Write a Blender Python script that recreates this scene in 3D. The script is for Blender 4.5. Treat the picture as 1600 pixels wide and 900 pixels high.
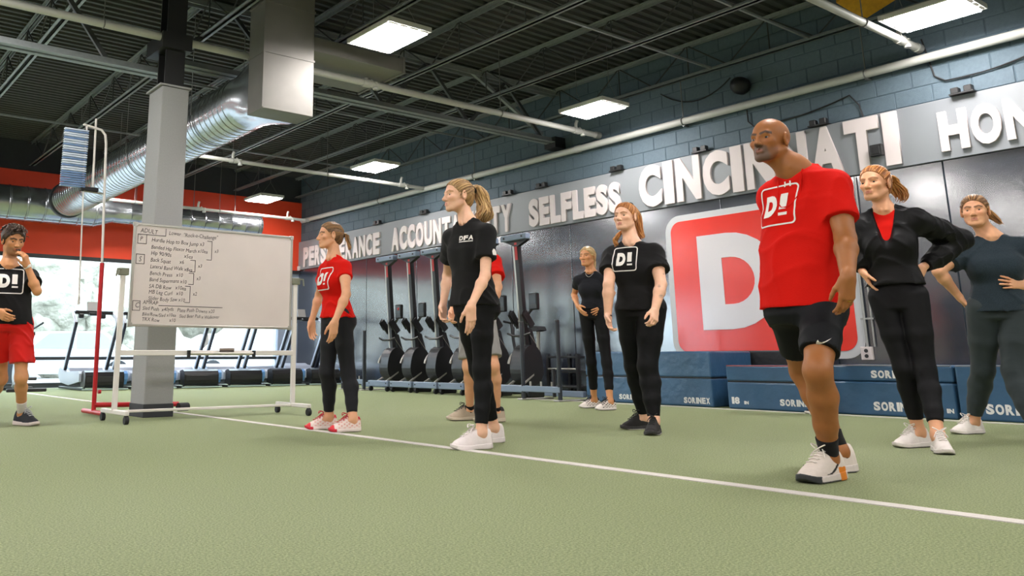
import bpy, bmesh, math, random
import numpy as np
from mathutils import Vector, Matrix
from mathutils.bvhtree import BVHTree
random.seed(7)
np.random.seed(7)
scene = bpy.context.scene
for o in list(bpy.data.objects):
    bpy.data.objects.remove(o)
COL = scene.collection

# ---------------------------------------------------------------- camera
CAM_H = 0.57
F, PX, PY = 1307.749, 621.504, 275.338
R_RIGHT = Vector((0.80683, -0.59077, -0.00318))
_pan, _pit, _rol = math.radians(53.78), math.radians(12.25), math.radians(-0.18)
def _axes():
    cp, sp = math.cos(_pan), math.sin(_pan)
    ct, st = math.cos(_pit), math.sin(_pit)
    cr, sr = math.cos(_rol), math.sin(_rol)
    M = np.array([[sp, -cp, 0], [0, 0, -1], [cp, sp, 0]])
    P = np.array([[1, 0, 0], [0, ct, st], [0, -st, ct]])
    R = np.array([[cr, -sr, 0], [sr, cr, 0], [0, 0, 1]])
    return R @ P @ M
AX = _axes()
cam_data = bpy.data.cameras.new('camera')
cam = bpy.data.objects.new('camera', cam_data)
COL.objects.link(cam)
scene.camera = cam
r_, d_, f_ = [Vector(AX[i]) for i in range(3)]
m_ = Matrix((r_, -d_, -f_)).transposed().to_4x4()
m_.translation = Vector((0, 0, CAM_H))
cam.matrix_world = m_
cam_data.sensor_width = 36.0
cam_data.lens = F / 1600 * 36
cam_data.shift_x = (800 - PX) / 1600
cam_data.shift_y = (PY - 450) / 1600
cam_data.clip_start = 0.05
cam_data.clip_end = 300

# ---------------------------------------------------------------- world, exposure
WORLD_STRENGTH = 12.0
LAMP_STRENGTH = 78.0
scene.view_settings.view_transform = 'Standard'
scene.view_settings.look = 'None'
scene.view_settings.gamma = 1.0
scene.view_settings.use_curve_mapping = False
scene.view_settings.exposure = 0.0
world = bpy.data.worlds.new('overcast_sky')
scene.world = world
world.use_nodes = True
bgn = world.node_tree.nodes['Background']
bgn.inputs[0].default_value = (0.70, 0.85, 1.0, 1)
bgn.inputs[1].default_value = WORLD_STRENGTH

# ---------------------------------------------------------------- helpers
def lin(c):
    return tuple((v / 12.92 if v <= 0.04045 else ((v + 0.055) / 1.055) ** 2.4) for v in c)
def rgb(r, g, b):
    return lin((r / 255, g / 255, b / 255)) + (1.0,)
MATS = {}
def mat(name, col, rough=0.6, metal=0.0, noise=0.0, nscale=8.0, bump=0.0, bscale=60.0, spec=0.5,
        emit=None, estr=0.0, sheen=0.0, coat=0.0, stretch=None, col2=None, attr=None, bdist=0.01, detail=4.0):
    """procedural principled material; noise mixes col towards col2 (or a darker col)"""
    if name in MATS:
        return MATS[name]
    m = bpy.data.materials.new(name)
    m.use_nodes = True
    nt = m.node_tree
    b = nt.nodes['Principled BSDF']
    b.inputs['Base Color'].default_value = col
    b.inputs['Roughness'].default_value = rough
    b.inputs['Metallic'].default_value = metal
    b.inputs['Specular IOR Level'].default_value = spec
    if sheen:
        b.inputs['Sheen Weight'].default_value = sheen
        b.inputs['Sheen Roughness'].default_value = 0.6
    if coat:
        b.inputs['Coat Weight'].default_value = coat
    if emit:
        b.inputs['Emission Color'].default_value = emit
        b.inputs['Emission Strength'].default_value = estr
    vec = None
    if noise or bump:
        tc = nt.nodes.new('ShaderNodeTexCoord')
        mp = nt.nodes.new('ShaderNodeMapping')
        nt.links.new(tc.outputs['Object'], mp.inputs[0])
        if stretch:
            mp.inputs['Scale'].default_value = stretch
        vec = mp.outputs[0]
    base_out = None
    if attr:
        at = nt.nodes.new('ShaderNodeAttribute')
        at.attribute_name = attr
        base_out = at.outputs['Color']
        nt.links.new(base_out, b.inputs['Base Color'])
    if noise:
        n = nt.nodes.new('ShaderNodeTexNoise')
        n.inputs['Scale'].default_value = nscale
        n.inputs['Detail'].default_value = detail
        nt.links.new(vec, n.inputs['Vector'])
        rp = nt.nodes.new('ShaderNodeMapRange')
        rp.inputs['From Min'].default_value = 0.3
        rp.inputs['From Max'].default_value = 0.7
        nt.links.new(n.outputs['Fac'], rp.inputs['Value'])
        mul = nt.nodes.new('ShaderNodeMath'); mul.operation = 'MULTIPLY'
        mul.inputs[1].default_value = noise
        nt.links.new(rp.outputs[0], mul.inputs[0])
        mx = nt.nodes.new('ShaderNodeMix'); mx.data_type = 'RGBA'
        nt.links.new(mul.outputs[0], mx.inputs['Factor'])
        if base_out:
            nt.links.new(base_out, mx.inputs['A'])
            d = nt.nodes.new('ShaderNodeMix'); d.data_type = 'RGBA'; d.blend_type = 'MULTIPLY'
            d.inputs['Factor'].default_value = 1.0
            nt.links.new(base_out, d.inputs['A'])
            d.inputs['B'].default_value = col2 or (0.6, 0.55, 0.5, 1)
            nt.links.new(d.outputs['Result'], mx.inputs['B'])
        else:
            mx.inputs['A'].default_value = col
            mx.inputs['B'].default_value = col2 or (col[0] * .45, col[1] * .45, col[2] * .45, 1)
        nt.links.new(mx.outputs['Result'], b.inputs['Base Color'])
    if bump:
        n2 = nt.nodes.new('ShaderNodeTexNoise')
        n2.inputs['Scale'].default_value = bscale
        n2.inputs['Detail'].default_value = 3
        nt.links.new(vec, n2.inputs['Vector'])
        bp = nt.nodes.new('ShaderNodeBump')
        bp.inputs['Strength'].default_value = bump
        bp.inputs['Distance'].default_value = bdist
        nt.links.new(n2.outputs['Fac'], bp.inputs['Height'])
        nt.links.new(bp.outputs[0], b.inputs['Normal'])
    MATS[name] = m
    return m

class MB:
    """collects boxes, bars and tubes into ONE mesh"""
    def __init__(s):
        s.v = []; s.f = []; s.sm = []
    def add(s, verts, faces, smooth=False):
        o = len(s.v)
        s.v += [tuple(v) for v in verts]
        s.f += [tuple(i + o for i in f) for f in faces]
        s.sm += [smooth] * len(faces)
        return s
    def box(s, x0, x1, y0, y1, z0, z1):
        v = [(x, y, z) for z in (z0, z1) for y in (y0, y1) for x in (x0, x1)]
        return s.add(v, [(0, 2, 3, 1), (4, 5, 7, 6), (0, 1, 5, 4), (2, 6, 7, 3), (0, 4, 6, 2), (1, 3, 7, 5)])
    def bevbox(s, x0, x1, y0, y1, z0, z1, b=0.01, seg=2):
        bm = bmesh.new()
        bmesh.ops.create_cube(bm, size=1)
        for v in bm.verts:
            v.co = ((x0 + x1) / 2 + v.co.x * (x1 - x0), (y0 + y1) / 2 + v.co.y * (y1 - y0), (z0 + z1) / 2 + v.co.z * (z1 - z0))
        bmesh.ops.bevel(bm, geom=list(bm.edges), offset=b, segments=seg, affect='EDGES', profile=0.5)
        return s.bm(bm)
    def bm(s, bm, smooth=False):
        bm.verts.index_update()
        s.add([v.co[:] for v in bm.verts], [[v.index for v in f.verts] for f in bm.faces], smooth)
        bm.free()
        return s
    def bar(s, a, b, w, h, up=(0, 0, 1)):
        a = Vector(a); b = Vector(b); d = (b - a).normalized(); up = Vector(up)
        if abs(d.dot(up)) > 0.98: up = Vector((1, 0, 0))
        x = d.cross(up).normalized(); y = x.cross(d)
        v = []
        for p in (a, b):
            for sx, sy in ((-1, -1), (1, -1), (1, 1), (-1, 1)):
                v.append(p + x * sx * w / 2 + y * sy * h / 2)
        return s.add(v, [(0, 1, 2, 3), (7, 6, 5, 4), (0, 4, 5, 1), (1, 5, 6, 2), (2, 6, 7, 3), (3, 7, 4, 0)])
    def tube(s, pts, r, n=10, caps=True, closed=False):
        pts = [Vector(p) for p in pts]
        rs = r if isinstance(r, (list, tuple)) else [r] * len(pts)
        v = []; f = []
        prev = None
        N = len(pts)
        for i, p in enumerate(pts):
            if closed: t = pts[(i + 1) % N] - pts[i - 1]
            else: t = (pts[min(i + 1, N - 1)] - pts[max(i - 1, 0)])
            t.normalize()
            if prev is None:
                u = Vector((0, 0, 1)) if abs(t.z) < .9 else Vector((1, 0, 0))
            else: u = prev
            x = (u - t * u.dot(t)).normalized(); prev = x
            y = t.cross(x)
            for k in range(n):
                a = 2 * math.pi * k / n
                v.append(p + (x * math.cos(a) + y * math.sin(a)) * rs[i])
        for i in range(N if closed else N - 1):
            j = (i + 1) % N
            for k in range(n):
                f.append((i * n + k, i * n + (k + 1) % n, j * n + (k + 1) % n, j * n + k))
        s.add(v, f, True)
        if caps and not closed:
            s.add(v[:n], [tuple(reversed(range(n)))]); s.add(v[-n:], [tuple(range(n))])
        return s
    def lathe(s, prof, axis='z', origin=(0, 0, 0), n=24):
        v = []; f = []
        for (r, h) in prof:
            for k in range(n):
                a = 2 * math.pi * k / n
                c, d = r * math.cos(a), r * math.sin(a)
                p = {'z': (c, d, h), 'x': (h, c, d), 'y': (d, h, c)}[axis]
                v.append((p[0] + origin[0], p[1] + origin[1], p[2] + origin[2]))
        for i in range(len(prof) - 1):
            for k in range(n):
                f.append((i * n + k, i * n + (k + 1) % n, (i + 1) * n + (k + 1) % n, (i + 1) * n + k))
        f.append(tuple(reversed(range(n)))); f.append(tuple((len(prof) - 1) * n + k for k in range(n)))
        return s.add(v, f, True)
    def prism(s, poly, axis, a, b):
        """poly: 2D points in the plane across axis ('x': (y,z), 'y': (x,z), 'z': (x,y))"""
        n = len(poly)
        def P(q, h): return {'x': (h, q[0], q[1]), 'y': (q[0], h, q[1]), 'z': (q[0], q[1], h)}[axis]
        v = [P(q, a) for q in poly] + [P(q, b) for q in poly]
        f = [tuple(range(n)), tuple(reversed(range(n, 2 * n)))] + [(i, i + n, (i + 1) % n + n, (i + 1) % n) for i in range(n)]
        return s.add(v, f)
    def mesh(s, name, m):
        me = bpy.data.meshes.new(name)
        me.from_pydata(s.v, [], s.f)
        me.update()
        if m: me.materials.append(m)
        for p, q in zip(me.polygons, s.sm): p.use_smooth = q
        bm = bmesh.new(); bm.from_mesh(me)
        bmesh.ops.recalc_face_normals(bm, faces=bm.faces)
        bm.to_mesh(me); bm.free()
        if any(s.sm): me.set_sharp_from_angle(angle=math.radians(42))
        return me
    def build(s, name, m, parent=None):
        return obj(name, s.mesh(name, m), parent)
def obj(name, me, parent=None, loc=None):
    o = bpy.data.objects.new(name, me)
    COL.objects.link(o)
    if parent:
        o.parent = parent
        # meshes are authored in world space unless loc is given: undo the parent's own place
        if loc is None:
            o.location = -world_loc(parent)
    if loc is not None: o.location = loc
    return o
def world_loc(o):
    v = Vector(o.location); p = o.parent
    while p:
        v += p.location; p = p.parent
    return v
def tag(o, label=None, cat=None, group=None, kind=None):
    if label: o['label'] = label
    if cat: o['category'] = cat
    if group: o['group'] = group
    if kind: o['kind'] = kind
    return o
def empty(name, loc=(0, 0, 0)):
    o = bpy.data.objects.new(name, None)
    COL.objects.link(o); o.location = loc
    o.empty_display_size = 0.1
    return o
def copy_tree(o, parent=None):
    c = o.copy(); COL.objects.link(c); c.parent = parent
    for ch in list(o.children): copy_tree(ch, c)
    return c
def glyph(ch, w, h, depth, bold=0.0, shear=0.0):
    """one character as a mesh in the xy plane, fitted to w x h, thickness depth towards +z"""
    cu = bpy.data.curves.new('glyph', 'FONT')
    cu.body = ch; cu.size = 1.0; cu.offset = bold; cu.extrude = 0.05; cu.resolution_u = 4
    o = bpy.data.objects.new('glyph', cu); COL.objects.link(o)
    dg = bpy.context.evaluated_depsgraph_get()
    me = bpy.data.meshes.new_from_object(o.evaluated_get(dg))
    bpy.data.objects.remove(o); bpy.data.curves.remove(cu)
    co = np.array([v.co[:] for v in me.vertices])
    lo, hi = co.min(0), co.max(0)
    s = (hi - lo); s[s == 0] = 1
    co = (co - lo) / s * np.array([w, h, depth])
    co[:, 0] += co[:, 1] * shear
    for v, c in zip(me.vertices, co): v.co = c
    return me
# ================================================================ SETTING
WX, WY = 10.3, 18.2            # right wall plane, back (window) wall plane
LX, FY = -8.0, -7.0            # far side walls behind the camera
DZ = 5.05                      # roof deck
M_turf = mat('turf', rgb(204, 216, 152), 0.85, noise=0.95, nscale=130, bump=1.0, bscale=420, sheen=0.25, col2=rgb(116, 136, 70), bdist=0.02, spec=0.2)
M_white_line = mat('painted_line', rgb(214, 208, 200), 0.8, noise=0.35, nscale=240, bump=0.5, bscale=380)
M_block = mat('painted_block', rgb(84, 101, 112), 0.7, noise=0.25, nscale=30, bump=0.4, bscale=140)
M_mortar = mat('block_joint', rgb(72, 88, 98), 0.9)
M_panel = mat('mural_panel', rgb(36, 42, 56), 0.17, noise=0.25, nscale=3, bump=0.03, bscale=9, spec=0.6, bdist=0.02)
M_red = mat('red_wall_paint', rgb(232, 70, 36), 0.55, noise=0.1, nscale=4, bump=0.05, bscale=90)
M_dark_wall = mat('dark_wall', rgb(52, 54, 58), 0.8, noise=0.2)
M_side_wall = mat('pale_wall', rgb(120, 122, 124), 0.8, noise=0.1)
M_deck = mat('deck_paint', rgb(60, 62, 60), 0.7, metal=0.0, noise=0.2, nscale=3)
M_steel_lit = mat('joist_steel_lit', rgb(136, 142, 142), 0.45, metal=0.2, noise=0.3, nscale=20)  # chord steel, colour lightened to stand for light from floor and lamps below
M_web_shade = mat('web_steel_shade', rgb(62, 65, 65), 0.5, metal=0.2)  # same steel in a darker colour, standing for the less lit webs
M_col_pale = mat('column_paint', rgb(150, 150, 149), 0.75, noise=0.12, nscale=60, bump=0.15, bscale=160)
M_col_base = mat('column_skirting', rgb(48, 50, 54), 0.7)
M_black_steel = mat('black_steel', rgb(30, 30, 31), 0.5, noise=0.2)
M_alu = mat('dark_mullion', rgb(44, 46, 48), 0.45)
M_concrete = mat('pale_ground', rgb(150, 148, 146), 0.9, noise=0.3, nscale=1.5)
def glass_mat():
    m = bpy.data.materials.new('window_glass'); m.use_nodes = True
    nt = m.node_tree; nt.nodes.clear()
    o = nt.nodes.new('ShaderNodeOutputMaterial'); t = nt.nodes.new('ShaderNodeBsdfTransparent')
    g = nt.nodes.new('ShaderNodeBsdfGlossy'); g.inputs['Roughness'].default_value = 0.02
    f = nt.nodes.new('ShaderNodeFresnel'); f.inputs[0].default_value = 1.2
    x = nt.nodes.new('ShaderNodeMixShader')
    t.inputs[0].default_value = (0.96, 0.98, 0.97, 1)
    nt.links.new(f.outputs[0], x.inputs[0]); nt.links.new(t.outputs[0], x.inputs[1]); nt.links.new(g.outputs[0], x.inputs[2])
    nt.links.new(x.outputs[0], o.inputs[0])
    return m
M_panel.node_tree.nodes['Principled BSDF'].inputs['IOR'].default_value = 2.5
M_glass = glass_mat()

# floor with painted lines
floor = tag(MB().box(LX, WX, FY, WY, -0.1, 0).build('floor', M_turf), kind='structure', label='green artificial turf floor with painted white lines')
MB().box(3.565, 3.645, FY + .2, 16.0, 0.0, 0.004).build('line', M_white_line, floor)
MB().box(8.62, 8.70, FY + .2, 8.6, 0.0, 0.004).build('line', M_white_line, floor)

# right wall: mortar backing, one object per block above the banner, mural panels below
wr = tag(MB().box(WX, WX + 0.2, FY, WY + .2, 0, DZ + .3).build('wall_right', M_mortar), kind='structure', label='long grey-blue block wall with dark panels and lettered banner')
def block_mesh():
    return MB().bevbox(-0.007, 0.03, -0.194, 0.194, -0.094, 0.094, 0.006, 1).mesh('block', M_block)
bme = block_mesh()
row = 0
z = 3.40 + 0.1
while z < DZ + 0.1:
    y = 2.75 + (0.2 if row % 2 else 0)
    while y < WY - 0.1:
        obj('block', bme, wr, loc=(WX, y, z))
        y += 0.4
    z += 0.2; row += 1
# blocks behind the camera's field: one plain stretch
MB().box(WX - .012, WX, FY, 2.5, 3.4, DZ).build('block_field', M_block, wr)
seams = [18.2, 16.6, 15.2, 13.4, 12.03, 10.65, 9.27, 7.9, 6.52, 5.14, 3.75, 2.37, 0.9, -0.5, -3.0, -7.0]
for a, b in zip(seams[:-1], seams[1:]):
    MB().bevbox(WX - 0.022, WX + 0.01, b + 0.006, a - 0.006, 0.0, 2.70, 0.004, 1).build('panel', M_panel, wr)

# back wall with the window band
wb = tag(MB().box(LX, WX + .2, WY, WY + 0.25, 2.66, DZ + .3).build('wall_back', M_dark_wall), kind='structure', label='far wall above the windows')
MB().box(LX, WX, WY - 0.05, WY, 2.68, 4.38).build('red_band', M_red, wb)
MB().box(LX, WX, WY - 0.055, WY - .0, 2.60, 2.68).build('head_rail', M_alu, wb)
MB().box(9.75, WX, WY, WY + .25, 0, 2.66).build('pier', mat('pier_paint', rgb(150, 160, 176), .7), wb)
MB().box(LX, LX + .6, WY, WY + .25, 0, 2.66).build('pier', MATS['pier_paint'], wb)
n = 0
xs = [LX + .6, -5.6, -3.8, -2.0, -0.2, 1.6, 3.4, 6.6, 9.75]
for a, b in zip(xs[:-1], xs[1:]):
    n += 1
    w = tag(MB().box(a + .02, b - .02, WY + .10, WY + .112, .10, 2.6).build('window_%d' % n, M_glass), kind='structure', label='storefront window pane in the far wall')
    fr = MB().box(a - .025, a + .025, WY + .05, WY + .16, 0, 2.62)
    fr.box(a, b, WY + .05, WY + .16, 0, .10).box(a, b, WY + .05, WY + .16, .55, .615)
    fr.build('window_frame', M_alu, w)
# side walls out of view
wl = tag(MB().box(LX - .2, LX, FY, WY, .4, DZ + .3).build('wall_left', M_side_wall), kind='structure', label='grey side wall left of the view')
MB().box(LX - .2, LX, FY, WY, 0, .4).build('sill_wall', M_side_wall, wl)
wf = tag(MB().box(LX, WX, FY - .2, FY, 0, DZ + .3).build('wall_front', M_side_wall), kind='structure', label='wall behind the viewer')

# roof deck: ribs run from wall to wall along x
v = []; f = []
prof = [(0, 0), (.045, 0), (.06, -.038), (.115, -.038), (.13, 0)]
ys = []
y = FY
while y < WY:
    for (dy, dz) in prof: ys.append((y + dy, DZ + dz))
    y += .15
for (y, z) in ys:
    v += [(LX, y, z), (WX, y, z)]
for i in range(len(ys) - 1): f.append((2 * i, 2 * i + 1, 2 * i + 3, 2 * i + 2))
mbd = MB(); mbd.add(v, f); mbd.box(LX, WX + .2, FY, WY + .2, DZ + .02, DZ + .2)
ceil = tag(mbd.build('ceiling', M_deck), kind='structure', label='dark ribbed metal roof deck on steel joists')
# open-web joists along y
BC = 4.50
def joist(x, zb=BC, y0=FY, y1=WY, zt=DZ - .045, step=.62):
    j = MB()
    for dx in (-.034, .034):
        j.box(x + dx - .022, x + dx + .022, y0, y1, zb, zb + .012).box(x + dx - .006 + (-.016 if dx > 0 else .016), x + dx + .006 + (-.016 if dx > 0 else .016), y0, y1, zb, zb + .045)
        j.box(x + dx - .025, x + dx + .025, y0, y1, zt - .012, zt).box(x + dx - .004, x + dx + .004, y0, y1, zt - .05, zt)
    jo = j.build('joist', M_steel_lit, ceil)
    k = 0; y = max(y0, 1.2)
    h = zt - zb - .04
    key = 'web_rod_%.2f' % h
    if key not in WEB:
        WEB[key] = [MB().tube([(0, 0, 0), (0, step, h)], .011, 6).mesh('web_rod', M_web_shade),
                    MB().tube([(0, 0, h), (0, step, 0)], .011, 6).mesh('web_rod', M_web_shade),
                    MB().tube([(0, 0, 0), (0, 0, h)], .009, 6).mesh('web_rod', M_web_shade)]
    while y < y1 - step:
        obj('web_rod', WEB[key][k % 2], jo, loc=(x, y, zb + .02))
        if k % 2 == 1: obj('web_rod', WEB[key][2], jo, loc=(x, y, zb + .02))
        y += step; k += 1
    return jo
WEB = {}
for x in (10.17, 8.5, 6.9, 5.35, 3.88, 2.3):
    joist(x)
for x in (.7, -.9, -2.5, -4.1, -5.7, -7.3):
    MB().box(x - .05, x + .05, FY, WY, BC, BC + .04).box(x - .05, x + .05, FY, WY, DZ - .09, DZ - .045).build('joist', M_steel_lit, ceil)
# bridging angles across the joists
for (y, x0, x1) in ((11.3, 2.3, 10.2), (14.6, 2.3, 10.2), (6.4, 2.3, 10.2), (5.0, 6.9, 10.2)):
    MB().bar((x0, y, BC + .03), (x1, y, BC + .03), .028, .028).build('bridging', M_steel_lit, ceil)
# girders: one each side of the column, bearing on the wall
def girder(x0, x1, y, zb, zt):
    g = MB()
    for dy in (-.06, .06):
        g.box(x0, x1, y + dy - .045, y + dy + .045, zb, zb + .014).box(x0, x1, y + dy - .006 - .03 * np.sign(dy), y + dy + .006 - .03 * np.sign(dy), zb, zb + .09)
        g.box(x0, x1, y + dy - .04, y + dy + .04, zt - .014, zt).box(x0, x1, y + dy - .006, y + dy + .006, zt - .08, zt)
    go = g.build('girder', M_steel_lit, ceil)
    x = x0; k = 0; st = .8
    while x < x1 - st + .01:
        a, b = ((zb + .05, zt - .05) if k % 2 == 0 else (zt - .05, zb + .05))
        MB().bar((x, y, a), (x + st, y, b), .04, .05).build('web_bar', M_web_shade, go)
        x += st; k += 1
girder(3.45, 10.25, 9.41, 4.06, 4.98)
girder(-7.0, 3.2, 8.95, 3.72, 4.90)
MB().box(10.05, 10.32, 9.30, 9.55, 3.98, 4.16).build('bearing_block', M_black_steel, ceil)
MB().bar((1.0, 8.9, 3.78), (.35, 7.6, 4.75), .05, .05).build('kicker_brace', M_steel_lit, ceil)
MB().bar((8.35, 9.4, 4.95), (9.9, 9.45, 4.2), .05, .05).build('kicker_brace', M_steel_lit, ceil)

# column: pale boxed casing below, bare steel above
CX0, CX1, CY0, CY1 = 3.03, 3.33, 8.40, 8.80
cl = tag(MB().bevbox(CX0, CX1, CY0, CY1, 0, 3.44, .008, 1).build('column_casing', M_col_pale), kind='structure', label='pale grey boxed column behind the whiteboard')
MB().bevbox(CX0 - .006, CX1 + .006, CY0 - .006, CY1 + .006, 0, .13, .004, 1).build('baseboard', M_col_base, cl)
MB().box(CX0 - .03, CX1 + .02, CY0 - .015, CY1 + .02, 3.44, 3.46).build('cap', M_col_pale, cl)
st = MB().box(3.09, 3.31, 8.52, 8.54, 3.44, DZ).box(3.09, 3.31, 8.73, 8.75, 3.44, DZ).box(3.19, 3.21, 8.54, 8.73, 3.44, DZ)
st.build('steel_column', M_black_steel, cl)
MB().box(3.02, 3.36, 8.45, 8.95, 3.9, 4.08).build('girder_seat', M_black_steel, cl)

# outside, seen through the glass
og = tag(MB().box(-40, 50, WY + .3, WY + 50, -.25, -.12).build('pavement_outside', M_concrete), kind='structure', label='pale parking lot outside the windows')
MB().box(LX - 30, LX - .3, -20, WY + 5, -.25, -.12).build('ground', M_concrete, og)
# ================================================================ OVERHEAD: LAMPS, PIPES, DUCTS
M_led = mat('led_diffuser', (1, .97, .93, 1), .5, emit=(1.0, .955, .935, 1), estr=LAMP_STRENGTH)
M_lamp_body = mat('lamp_housing', rgb(206, 204, 200), .5)
M_cable = mat('steel_cable', rgb(120, 120, 118), .5, metal=.6)
M_galv = mat('galvanised_sheet', rgb(178, 182, 186), .24, metal=.92, noise=.3, nscale=7, bump=.05, bscale=25)
M_galv_dull = mat('galvanised_dull', rgb(126, 123, 118), .55, metal=.35, noise=.2, nscale=5)
M_pipe = mat('pipe_paint', rgb(186, 186, 180), .5, noise=.15, nscale=10)
M_pipe_dk = mat('pipe_fitting', rgb(150, 150, 146), .5)
def lamp_meshes():
    hx, hy = .27, .36
    body = MB().bevbox(-hx - .02, hx + .02, -hy - .02, hy + .02, .012, .075, .01, 1).bevbox(-.1, .1, -.16, .16, .075, .13, .01, 1)
    dif = MB().bevbox(-hx, hx, -hy, hy, 0, .02, .004, 1)
    out = [('housing', body.mesh('housing', M_lamp_body)), ('diffuser', dif.mesh('diffuser', M_led))]
    for s in (-1, 1):
        lip = MB()
        lip.box(-hx - .02, hx + .02, s * (hy + .045) - .006, s * (hy + .045) + .006, .015, .07)
        for k in range(5): lip.box(-hx - .02 + k * .1375, -hx + k * .1375 + .01, s * (hy + .03) - .016, s * (hy + .03) + .016, .016, .069)
        out.append(('end_vent', lip.mesh('end_vent', M_lamp_body)))
        out.append(('suspension_cable', MB().tube([(-.2, s * .3, .07), (0, s * .3, .35), (.2, s * .3, .07)], .003, 4).tube([(0, s * .3, .35), (0, s * .3, .9)], .004, 4).mesh('suspension_cable', M_cable)))
    return out
LM = lamp_meshes()
def lamp(x, y, label, z=4.05):
    e = tag(empty('ceiling_light', (x, y, z)), label, 'ceiling light', 'flat panel ceiling lights')
    for nme, me in LM: obj(nme, me, e, loc=(0, 0, 0))
lamp(5.13, 7.17, 'flat white panel light beside the square metal duct drop')
lamp(9.15, 7.70, 'flat white panel light above the lettered banner, mid-wall')
lamp(8.70, 12.6, 'small bright panel light over the upright rowing machines')
lamp(8.50, 16.7, 'farthest small panel light against the red wall')
lamp(9.38, 3.32, 'large panel light in the top right corner beside the yellow sheet')
hid = [(5.1, 12.3), (5.1, 16.6)] + [(x, y) for x in (1.1, -2.9, -6.3) for y in (16.6, 12.2, 7.4, 3.0, -1.4, -5.2)] + [(5.1, y) for y in (2.4, -1.6, -5.2)] + [(9.2, y) for y in (-1.2, -5.2)]
for x, y in hid: lamp(x, y, 'further panel light of the hall outside the view')

# sprinkler pipes
def sprinkler(y, z, x0, label, heads, x1=10.16, r=.043):
    e = tag(empty('sprinkler_pipe', (x0, y, z)), label, 'pipe', 'sprinkler pipes')
    MB().tube([(x0, y, z), (x1, y, z)], r, 14).build('pipe', M_pipe, e)
    for hx in heads:
        h = MB().tube([(hx - .06, y, z), (hx + .06, y, z)], r * 1.25, 12).tube([(hx, y, z), (hx, y, z + .10), (hx + .01, y - .02, z + .16)], .026, 10)
        h.tube([(hx + .05, y - .01, z + .04), (hx + .13, y - .02, z - .02)], .03, 10)
        h.lathe([(.035, 0), (.04, .02), (.02, .05), (.02, .08), (.035, .09), (.035, .10)], 'z', (hx + .13, y - .02, z - .07), 12)
        h.build('sprinkler_fitting', M_pipe, e)
    MB().tube([(x1 - .02, y, z), (x1 + .08, y, z)], r * 1.3, 12).build('coupling', M_pipe_dk, e)
    x = x0 + .8
    while x < x1 - .4:
        if y == 8.53 and 3.5 < x < 6.2:
            x += 1.9; continue
        MB().tube([(x, y, z + r), (x, y, DZ - .05)], .006, 6).tube([(x - .0, y + (r + .006) * math.cos(t), z + (r + .006) * math.sin(t)) for t in np.linspace(0, 2 * math.pi, 12)[:-1]], .007, 5, closed=True).build('hanger', M_cable, e)
        x += 1.9
    return e
sprinkler(3.80, 4.03, 6.2, 'pale sprinkler pipe at the top right, nearest to the viewer', [9.75])
sprinkler(8.53, 4.03, -6.0, 'long pale sprinkler pipe passing behind the square duct drop', [1.05, 5.75, 9.7])
sprinkler(13.0, 3.90, 5.2, 'thin grey sprinkler pipe over the upright rowing machines', [6.0, 9.6], r=.034)
sprinkler(17.05, 3.755, 4.9, 'farthest sprinkler pipe in front of the red wall', [7.1, 9.3], x1=9.78, r=.032)
e = tag(empty('wall_pipe', (10.18, 2, 3.90)), 'thick pale pipe running the whole length of the block wall', 'pipe')
MB().tube([(10.2, -6, 3.89), (10.2, 17.95, 3.89)], .052, 16).tube([(10.2, 8.9, 3.89), (10.2, 9.0, 3.89)], .06, 14).build('pipe', M_pipe, e)
for y in (4.4, 6.95, 11.5, 14.6):
    MB().bar((10.2, y, 3.9), (10.2, y, 4.55), .012, .012).box(10.2, 10.3, y - .02, y + .02, 3.82, 3.84).tube([(10.2 + .058 * math.cos(t), y, 3.89 + .058 * math.sin(t)) for t in np.linspace(0, 2 * math.pi, 14)[:-1]], .008, 5, closed=True).build('hanger', M_cable, e)

# ducts
d = tag(empty('air_duct', (4.3, 8, 3.2)), 'silver spiral duct with square sheet metal drop beside the column', 'duct')
DX, DR, DZc = 4.32, .335, 3.62
rectb = MB().bevbox(3.98, 4.62, 7.93, 8.30, 3.24, DZ, .006, 1)
rectb.build('square_drop', M_galv_dull, d)
sm = MB()
for zz in (3.9, 4.5):
    sm.box(3.972, 4.628, 7.922, 8.31, zz - .012, zz + .012)
sm.bar((3.98, 7.925, 3.25), (3.98, 7.925, 5), .02, .02).build('seam', M_galv_dull, d)
# square to round transition
n = 32
v = []; f = []
N = 7
for i in range(N):
    t = i / (N - 1); y = 8.30 + .62 * t; s = t * t * (3 - 2 * t)
    for k in range(n):
        a = 2 * math.pi * (k + .5) / n
        c, sn = math.cos(a), math.sin(a)
        mxx = max(abs(c), abs(sn))
        q = (DX + .0 + c / mxx * .30, 3.60 + sn / mxx * .355)
        p = (DX + c * DR, DZc + sn * DR)
        v.append((q[0] * (1 - s) + p[0] * s, y, q[1] * (1 - s) + p[1] * s))
for i in range(N - 1):
    for k in range(n): f.append((i * n + k, i * n + (k + 1) % n, (i + 1) * n + (k + 1) % n, (i + 1) * n + k))
MB().add(v, f, True).build('transition', M_galv, d)
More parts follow.
